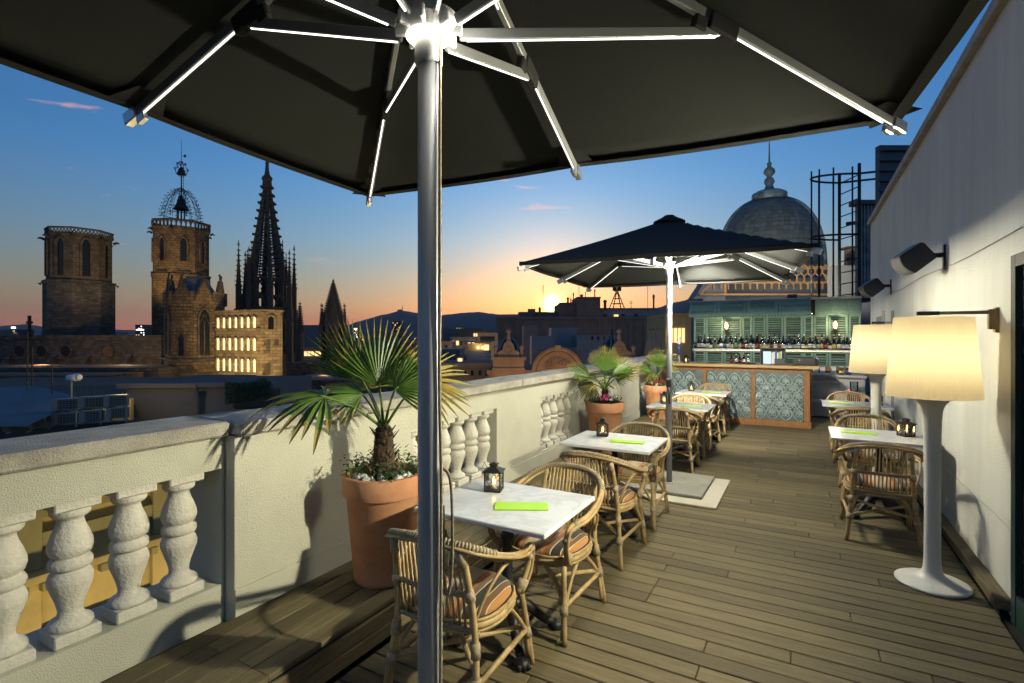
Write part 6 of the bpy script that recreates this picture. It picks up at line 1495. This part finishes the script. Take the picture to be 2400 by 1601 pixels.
# flats with balconies
d = 70; hf, at = slab(1020, 1148, 852, d, 12, 'flats', 'brown flats with a row of dark windows and railings', 'building', 'facade_peach', 'roof_flat', cornice=.5)
windows(hf, at, [1040, 1066, 1090, 1107, 1125, 1141], [868], 7, 14, d, 'window_dark', 'facade_peach', True); windows(hf, at, [1040, 1066, 1090, 1107, 1125, 1141], [895], 7, 14, d, 'window_dark', 'facade_peach', True)
pg = thing('penthouse', 'penthouse with a lit terrace wall above the brown flats', 'building', P(1095, 830, 84)); g_o = Vector(pg.location)
blockP(1093, 1147, 822, 880, 84, 6, g_o).build('wall', 'facade_white', pg); blockP(1096, 1146, 805, 822, 84.5, 3, g_o).build('lit_wall', 'facade_ochre', pg); blockP(1088, 1150, 799, 803, 83.5, 4, g_o).build('awning', 'facade_white', pg)
for px in (1118, 1128): blockP(px, px+5, 812, 818, 84.3, .1, g_o).build('lit_window', 'amber_light', pg)
blockP(1134, 1146, 808, 821, 84.2, .1, g_o).build('lit_window', 'warm_window', pg)
lamp('POINT', 'terrace_light', P(1120, 808, 83.6), 60, (1, .7, .35), None, shadow_soft_size=.3)
lw2 = thing('lit_dormer', 'small dormer glowing orange above the brown flats', 'dormer', P(1076, 848, 76)); blockP(1070, 1086, 838, 850, 76, 1, Vector(lw2.location)).build('frame', 'facade_peach', lw2); blockP(1073, 1083, 840, 849, 75.9, .05, Vector(lw2.location)).build('pane', 'warm_window', lw2)
sb = thing('slate_skylights', 'blue-grey glazed roof beyond the parasol pole', 'roof', P(1040, 830, 100)); blockP(990, 1078, 818, 850, 100, 10, Vector(sb.location)).build('roof', 'roof_metal', sb)
for i, (a, b_, t_, dd, mm, lb) in enumerate(((1075, 1150, 773, 190, 'facade_brown', 'brown block with a strip of lit windows'), (960, 1060, 800, 150, 'facade_grey', 'grey flats behind the parasol pole'), (1055, 1120, 790, 160, 'facade_white', 'blue-white flats beside the brown block'), (1120, 1165, 780, 150, 'facade_grey', 'grey corner flats next to the office block'), (915, 980, 812, 140, 'facade_dark', 'dark flats between palm and pole'), (700, 760, 815, 150, 'facade_white', 'pale house beside the slim pinnacle'), (1000, 1090, 838, 95, 'facade_dark', 'dark roof terrace house'), (1560, 1620, 735, 100, 'facade_ochre', 'pale yellow house at the end of the bar'))):
    t, at = slab(a, b_, t_, dd, 14, 'city_block', lb, 'building', mm, 'roof_flat', cornice=.4)
    if i == 0:
        for k_ in range(6): T = at(1112+5*k_, 785); m_ = MB(); m_.box((0, -.1, 0), (.55, .2, 1.1), T=T); m_.build('lit_window', 'warm_window', t)
    elif i == 7:
        for k_ in range(5): T = at(1565+9*k_, 786); m_ = MB(); m_.box((0, -.1, 0), (.5, .2, 2.8), T=T); m_.build('lit_window', 'warm_window', t)
    else:
        rr = random.Random(i)
        for k_ in range(6):
            px = a+8+(b_-a-14)*k_/5.5
            T = at(px, t_+14); m_ = MB(); m_.box((0, -.1, 0), (.8, .2, 1.3), T=T); m_.build('window', 'window_dark' if rr.random() < .7 else 'warm_window', t)
for i, px in enumerate((1530, 1512, 1516+8)):
    t = thing('closed_parasol', ['folded peach parasol standing between two others on the far roof', 'folded peach parasol closest to the bar on the far roof', 'folded peach parasol closest to the dark ribbed dome'][i], 'parasol', P([1531, 1541, 1522][i], 838, 48), 0, 'folded parasols on the far roof'); m_ = MB(); m_.lathe([(.42, 0), (.5, .3), (.12, 2.4), (.03, 2.6)], 8); m_.build('folded_cloth', 'facade_peach', t); m_ = MB(); m_.tube([(0, 0, -1), (0, 0, 2.7)], .05, 6); m_.build('pole', 'iron', t)
# towers far off
for i, (a, b_, t_, dd, lb) in enumerate(((317, 340, 761, 900, 'far office tower with a bright band between the bell towers'), (352, 362, 763, 950, 'thin far slab beside the bell cage tower'), (23, 40, 772, 700, 'far block with a bright beacon'), (919, 938, 753, 800, 'far dark apartment tower with lit flats'), (828, 838, 766, 1100, 'far office block with white lit sign'), (1068, 1092, 766, 900, 'far pale apartment slab'), (1040, 1052, 770, 1100, 'far lit slab left of the pale one'))):
    t, at = slab(a, b_, t_, dd, 25, 'far_tower', lb, 'building', 'facade_dark' if i != 5 else 'facade_grey', 'roof_flat'); rr = random.Random(40+i)
    for r_ in range(5):
        for c_ in range(4):
            if rr.random() < .45: T = at(a+(b_-a)*(c_+.5)/4, t_+4+5*r_); m_ = MB(); m_.box((0, -.3, 0), (1.4*dd/900, .4, 1.2*dd/900), T=T); m_.build('lit_window', rr.choice(['warm_window', 'warm_window', 'cool_light', 'amber_light']), t)
    if i in (0, 4): T = at((a+b_)/2, t_+ (12 if i == 0 else 5)); m_ = MB(); m_.box((0, -.5, 0), ((b_-a)*U(dd)*.8, .4, 1.3), T=T); m_.build('light_band', 'cool_light', t)
    if i == 2: m_ = MB(); T = at((a+b_)/2, t_-4); m_.lathe([(2.2, -1), (2.2, 1)], 8, T=T); m_.build('beacon', 'cool_light', t)
# far city carpet
rr = random.Random(77); far_c = MB(); fl = {k_: MB() for k_ in ('warm_window', 'cool_light', 'amber_light', 'blue_light', 'red_light')}
for i in range(1500):
    dd = 200*(25**rr.random()); px = rr.uniform(-200, 2000); c_ = P(px, CY, dd); hgt = rr.uniform(14, 25) if rr.random() < .93 else rr.uniform(26, 34)
    w_ = rr.uniform(10, 26); far_c.box((c_.x, c_.y, STREET+hgt/2), (w_, rr.uniform(10, 24), hgt), rz=YAW+rr.uniform(-.5, .5))
    if rr.random() < .42:
        k_ = rr.choices(list(fl), [6, 2.2, 4, .35, .5])[0]; s_ = max(.35, dd*.0011)*rr.uniform(.5, 1.3); fl[k_].box((c_.x-FWD.x*(w_*.75), c_.y-FWD.y*(w_*.75), STREET+hgt*rr.uniform(.7, 1.05)), (s_, s_, s_*rr.uniform(.4, 1)))
fo = stuff(far_c.build('distant_city', 'facade_grey')); fo['label'] = 'distant carpet of city roofs'; fo['category'] = 'city'
for k_, m_ in fl.items():
    o = stuff(m_.build('city_lights', k_)); o['label'] = 'far '+k_.split('_')[0]+' coloured lights scattered in the city'; o['category'] = 'lights'
# hills
def hill(name, pts, d, depth, label):
    rr = random.Random(len(pts)); b_ = MB(); b_.sm = True; top = []
    dense = []
    for i in range(len(pts)-1):
        for k_ in range(6): t_ = k_/6; dense.append((pts[i][0]+(pts[i+1][0]-pts[i][0])*t_, pts[i][1]+(pts[i+1][1]-pts[i][1])*t_+rr.uniform(-.7, .7)))
    dense.append(pts[-1]); k_ = len(dense); rows = [(0, 0), (.35, .45), (.7, .8), (1, 1), (1.5, .6), (2.2, 0)]
    for (dq, hq) in rows:
        for (px, py) in dense:
            dd = d+depth*(dq-1); p = P(px, py, d); c_ = P(px, CY, d)*((d+depth*(dq-1))/d); z = STREET-1+(p.z-STREET+1)*hq+(rr.uniform(-.03, .03)*(p.z-STREET) if 0 < hq < 1 else 0); b_.v.append((c_.x, c_.y, z))
    for i in range(len(rows)-1):
        for j in range(k_-1): b_.face([i*k_+j, i*k_+j+1, (i+1)*k_+j+1, (i+1)*k_+j])
    o = struct(b_.build(name, 'hill')); return o
hill('hills', [(-700, 775), (-200, 772), (0, 764), (60, 760), (130, 769), (230, 771), (320, 774), (500, 779), (700, 782), (780, 778), (812, 763), (850, 750), (900, 737), (942, 728), (985, 735), (1020, 741), (1080, 733), (1120, 731), (1170, 737), (1300, 735), (1420, 740), (1480, 738), (1540, 722), (1570, 712), (1612, 702), (1660, 700), (1760, 715), (2000, 730), (2600, 760)], 6500, 1800, '')
tib = thing('hilltop_mast', 'tiny mast and church on the far hilltop', 'mast', P(943, 728, 6450)); m_ = MB(); m_.tube([(0, 0, -10), (0, 0, 70)], [5, 2], 5); m_.build('mast', 'iron', tib); m_ = MB(); m_.box((-40, 0, 2), (60, 30, 24)); m_.build('church', 'facade_dark', tib)
tc2 = thing('tower_crane', 'tiny crane on the skyline beside the slim pinnacle', 'crane', P(727, 778, 1500)); m_ = MB(); m_.tube([(0, 0, -30), (0, 0, 12)], 1.2, 4); m_.build('mast', 'iron', tc2); m_ = MB(); m_.tube([Vector((0, 0, 8))-RIGHT*14, Vector((0, 0, 9))+RIGHT*50], .8, 4); m_.build('jib', 'iron', tc2)
# fill lamps added between the blocks to brighten the middle distance
for (px, py, dd, en) in ((1030, 850, 120, 2500), (1110, 830, 140, 2500), (930, 840, 125, 1800), (1230, 812, 150, 2500), (1400, 812, 150, 2500), (1560, 810, 90, 700), (760, 880, 84, 500), (300, 840, 80, 900), (100, 850, 78, 700), (860, 905, 60, 350)):
    lamp('POINT', 'street_lamp', P(px, py, dd), en, (1, .62, .28), None, shadow_soft_size=.6)
# floodlights of the monuments
lamp('SPOT', 'tower_floodlight', P(570, 940, 58), 15000, (1, .70, .30), None, spot_size=R(50), spot_blend=.6, shadow_soft_size=1, target=P(590, 800, 74))
lamp('SPOT', 'chapel_floodlight', P(470, 960, 55), 6500, (1, .66, .30), None, spot_size=R(55), spot_blend=.8, shadow_soft_size=1, target=P(455, 740, 78))
lamp('SPOT', 'belfry_floodlight', P(340, 760, 88), 13000, (1, .66, .28), None, spot_size=R(50), spot_blend=.8, shadow_soft_size=1, target=P(420, 590, 108))
lamp('SPOT', 'belfry_floodlight', P(270, 760, 78), 7000, (1, .68, .32), None, spot_size=R(50), spot_blend=.8, shadow_soft_size=1, target=P(195, 590, 95))
# ================================================================== ADDED KEY LIGHT (floodlight put out of view on the near side of the door)
fl_t = thing('wall_floodlight', 'black wall floodlight on the white wall on the near side of the green door', 'floodlight', (XW, 2.55, 2.0))
MB().cbox((-.13, 0, -.02), (.10, .22, .10), .012).build('housing', 'dark_plastic', fl_t); MB().cbox((-.183, 0, -.02), (.006, .19, .07), .003).build('lens', 'led', fl_t); MB().cbox((-.04, 0, 0), (.08, .04, .04), .006).build('arm', 'dark_plastic', fl_t)
MB().cbox((-.235, 0, .032), (.13, .24, .006), .002).build('visor', 'black_paint', fl_t)  # plate added to keep the key light off the canopy
bm = lamp('SPOT', 'floodlight_beam', (-.20, 0, -.02), 520, (1, .93, .67), fl_t, spot_size=R(150), spot_blend=1.0, shadow_soft_size=.045)
bm.rotation_euler = (Vector((-3.4, -.05, -.55))).to_track_quat('-Z', 'Y').to_euler()
# ================================================================== EVENING HAZE
hz = bpy.data.materials.new('haze'); hz.use_nodes = True; hn = hz.node_tree.nodes; hn.clear()
pv = hn.new('ShaderNodeVolumePrincipled'); pv.inputs['Color'].default_value = (.80, .80, .88, 1); pv.inputs['Density'].default_value = 4.5e-5; pv.inputs['Anisotropy'].default_value = .25
ho_ = hn.new('ShaderNodeOutputMaterial'); hz.node_tree.links.new(pv.outputs[0], ho_.inputs['Volume']); MAT['haze'] = hz
hb = MB().span((-14000, -14000, STREET-1.5), (14000, 14000, 620)).build('haze', 'haze'); stuff(hb)
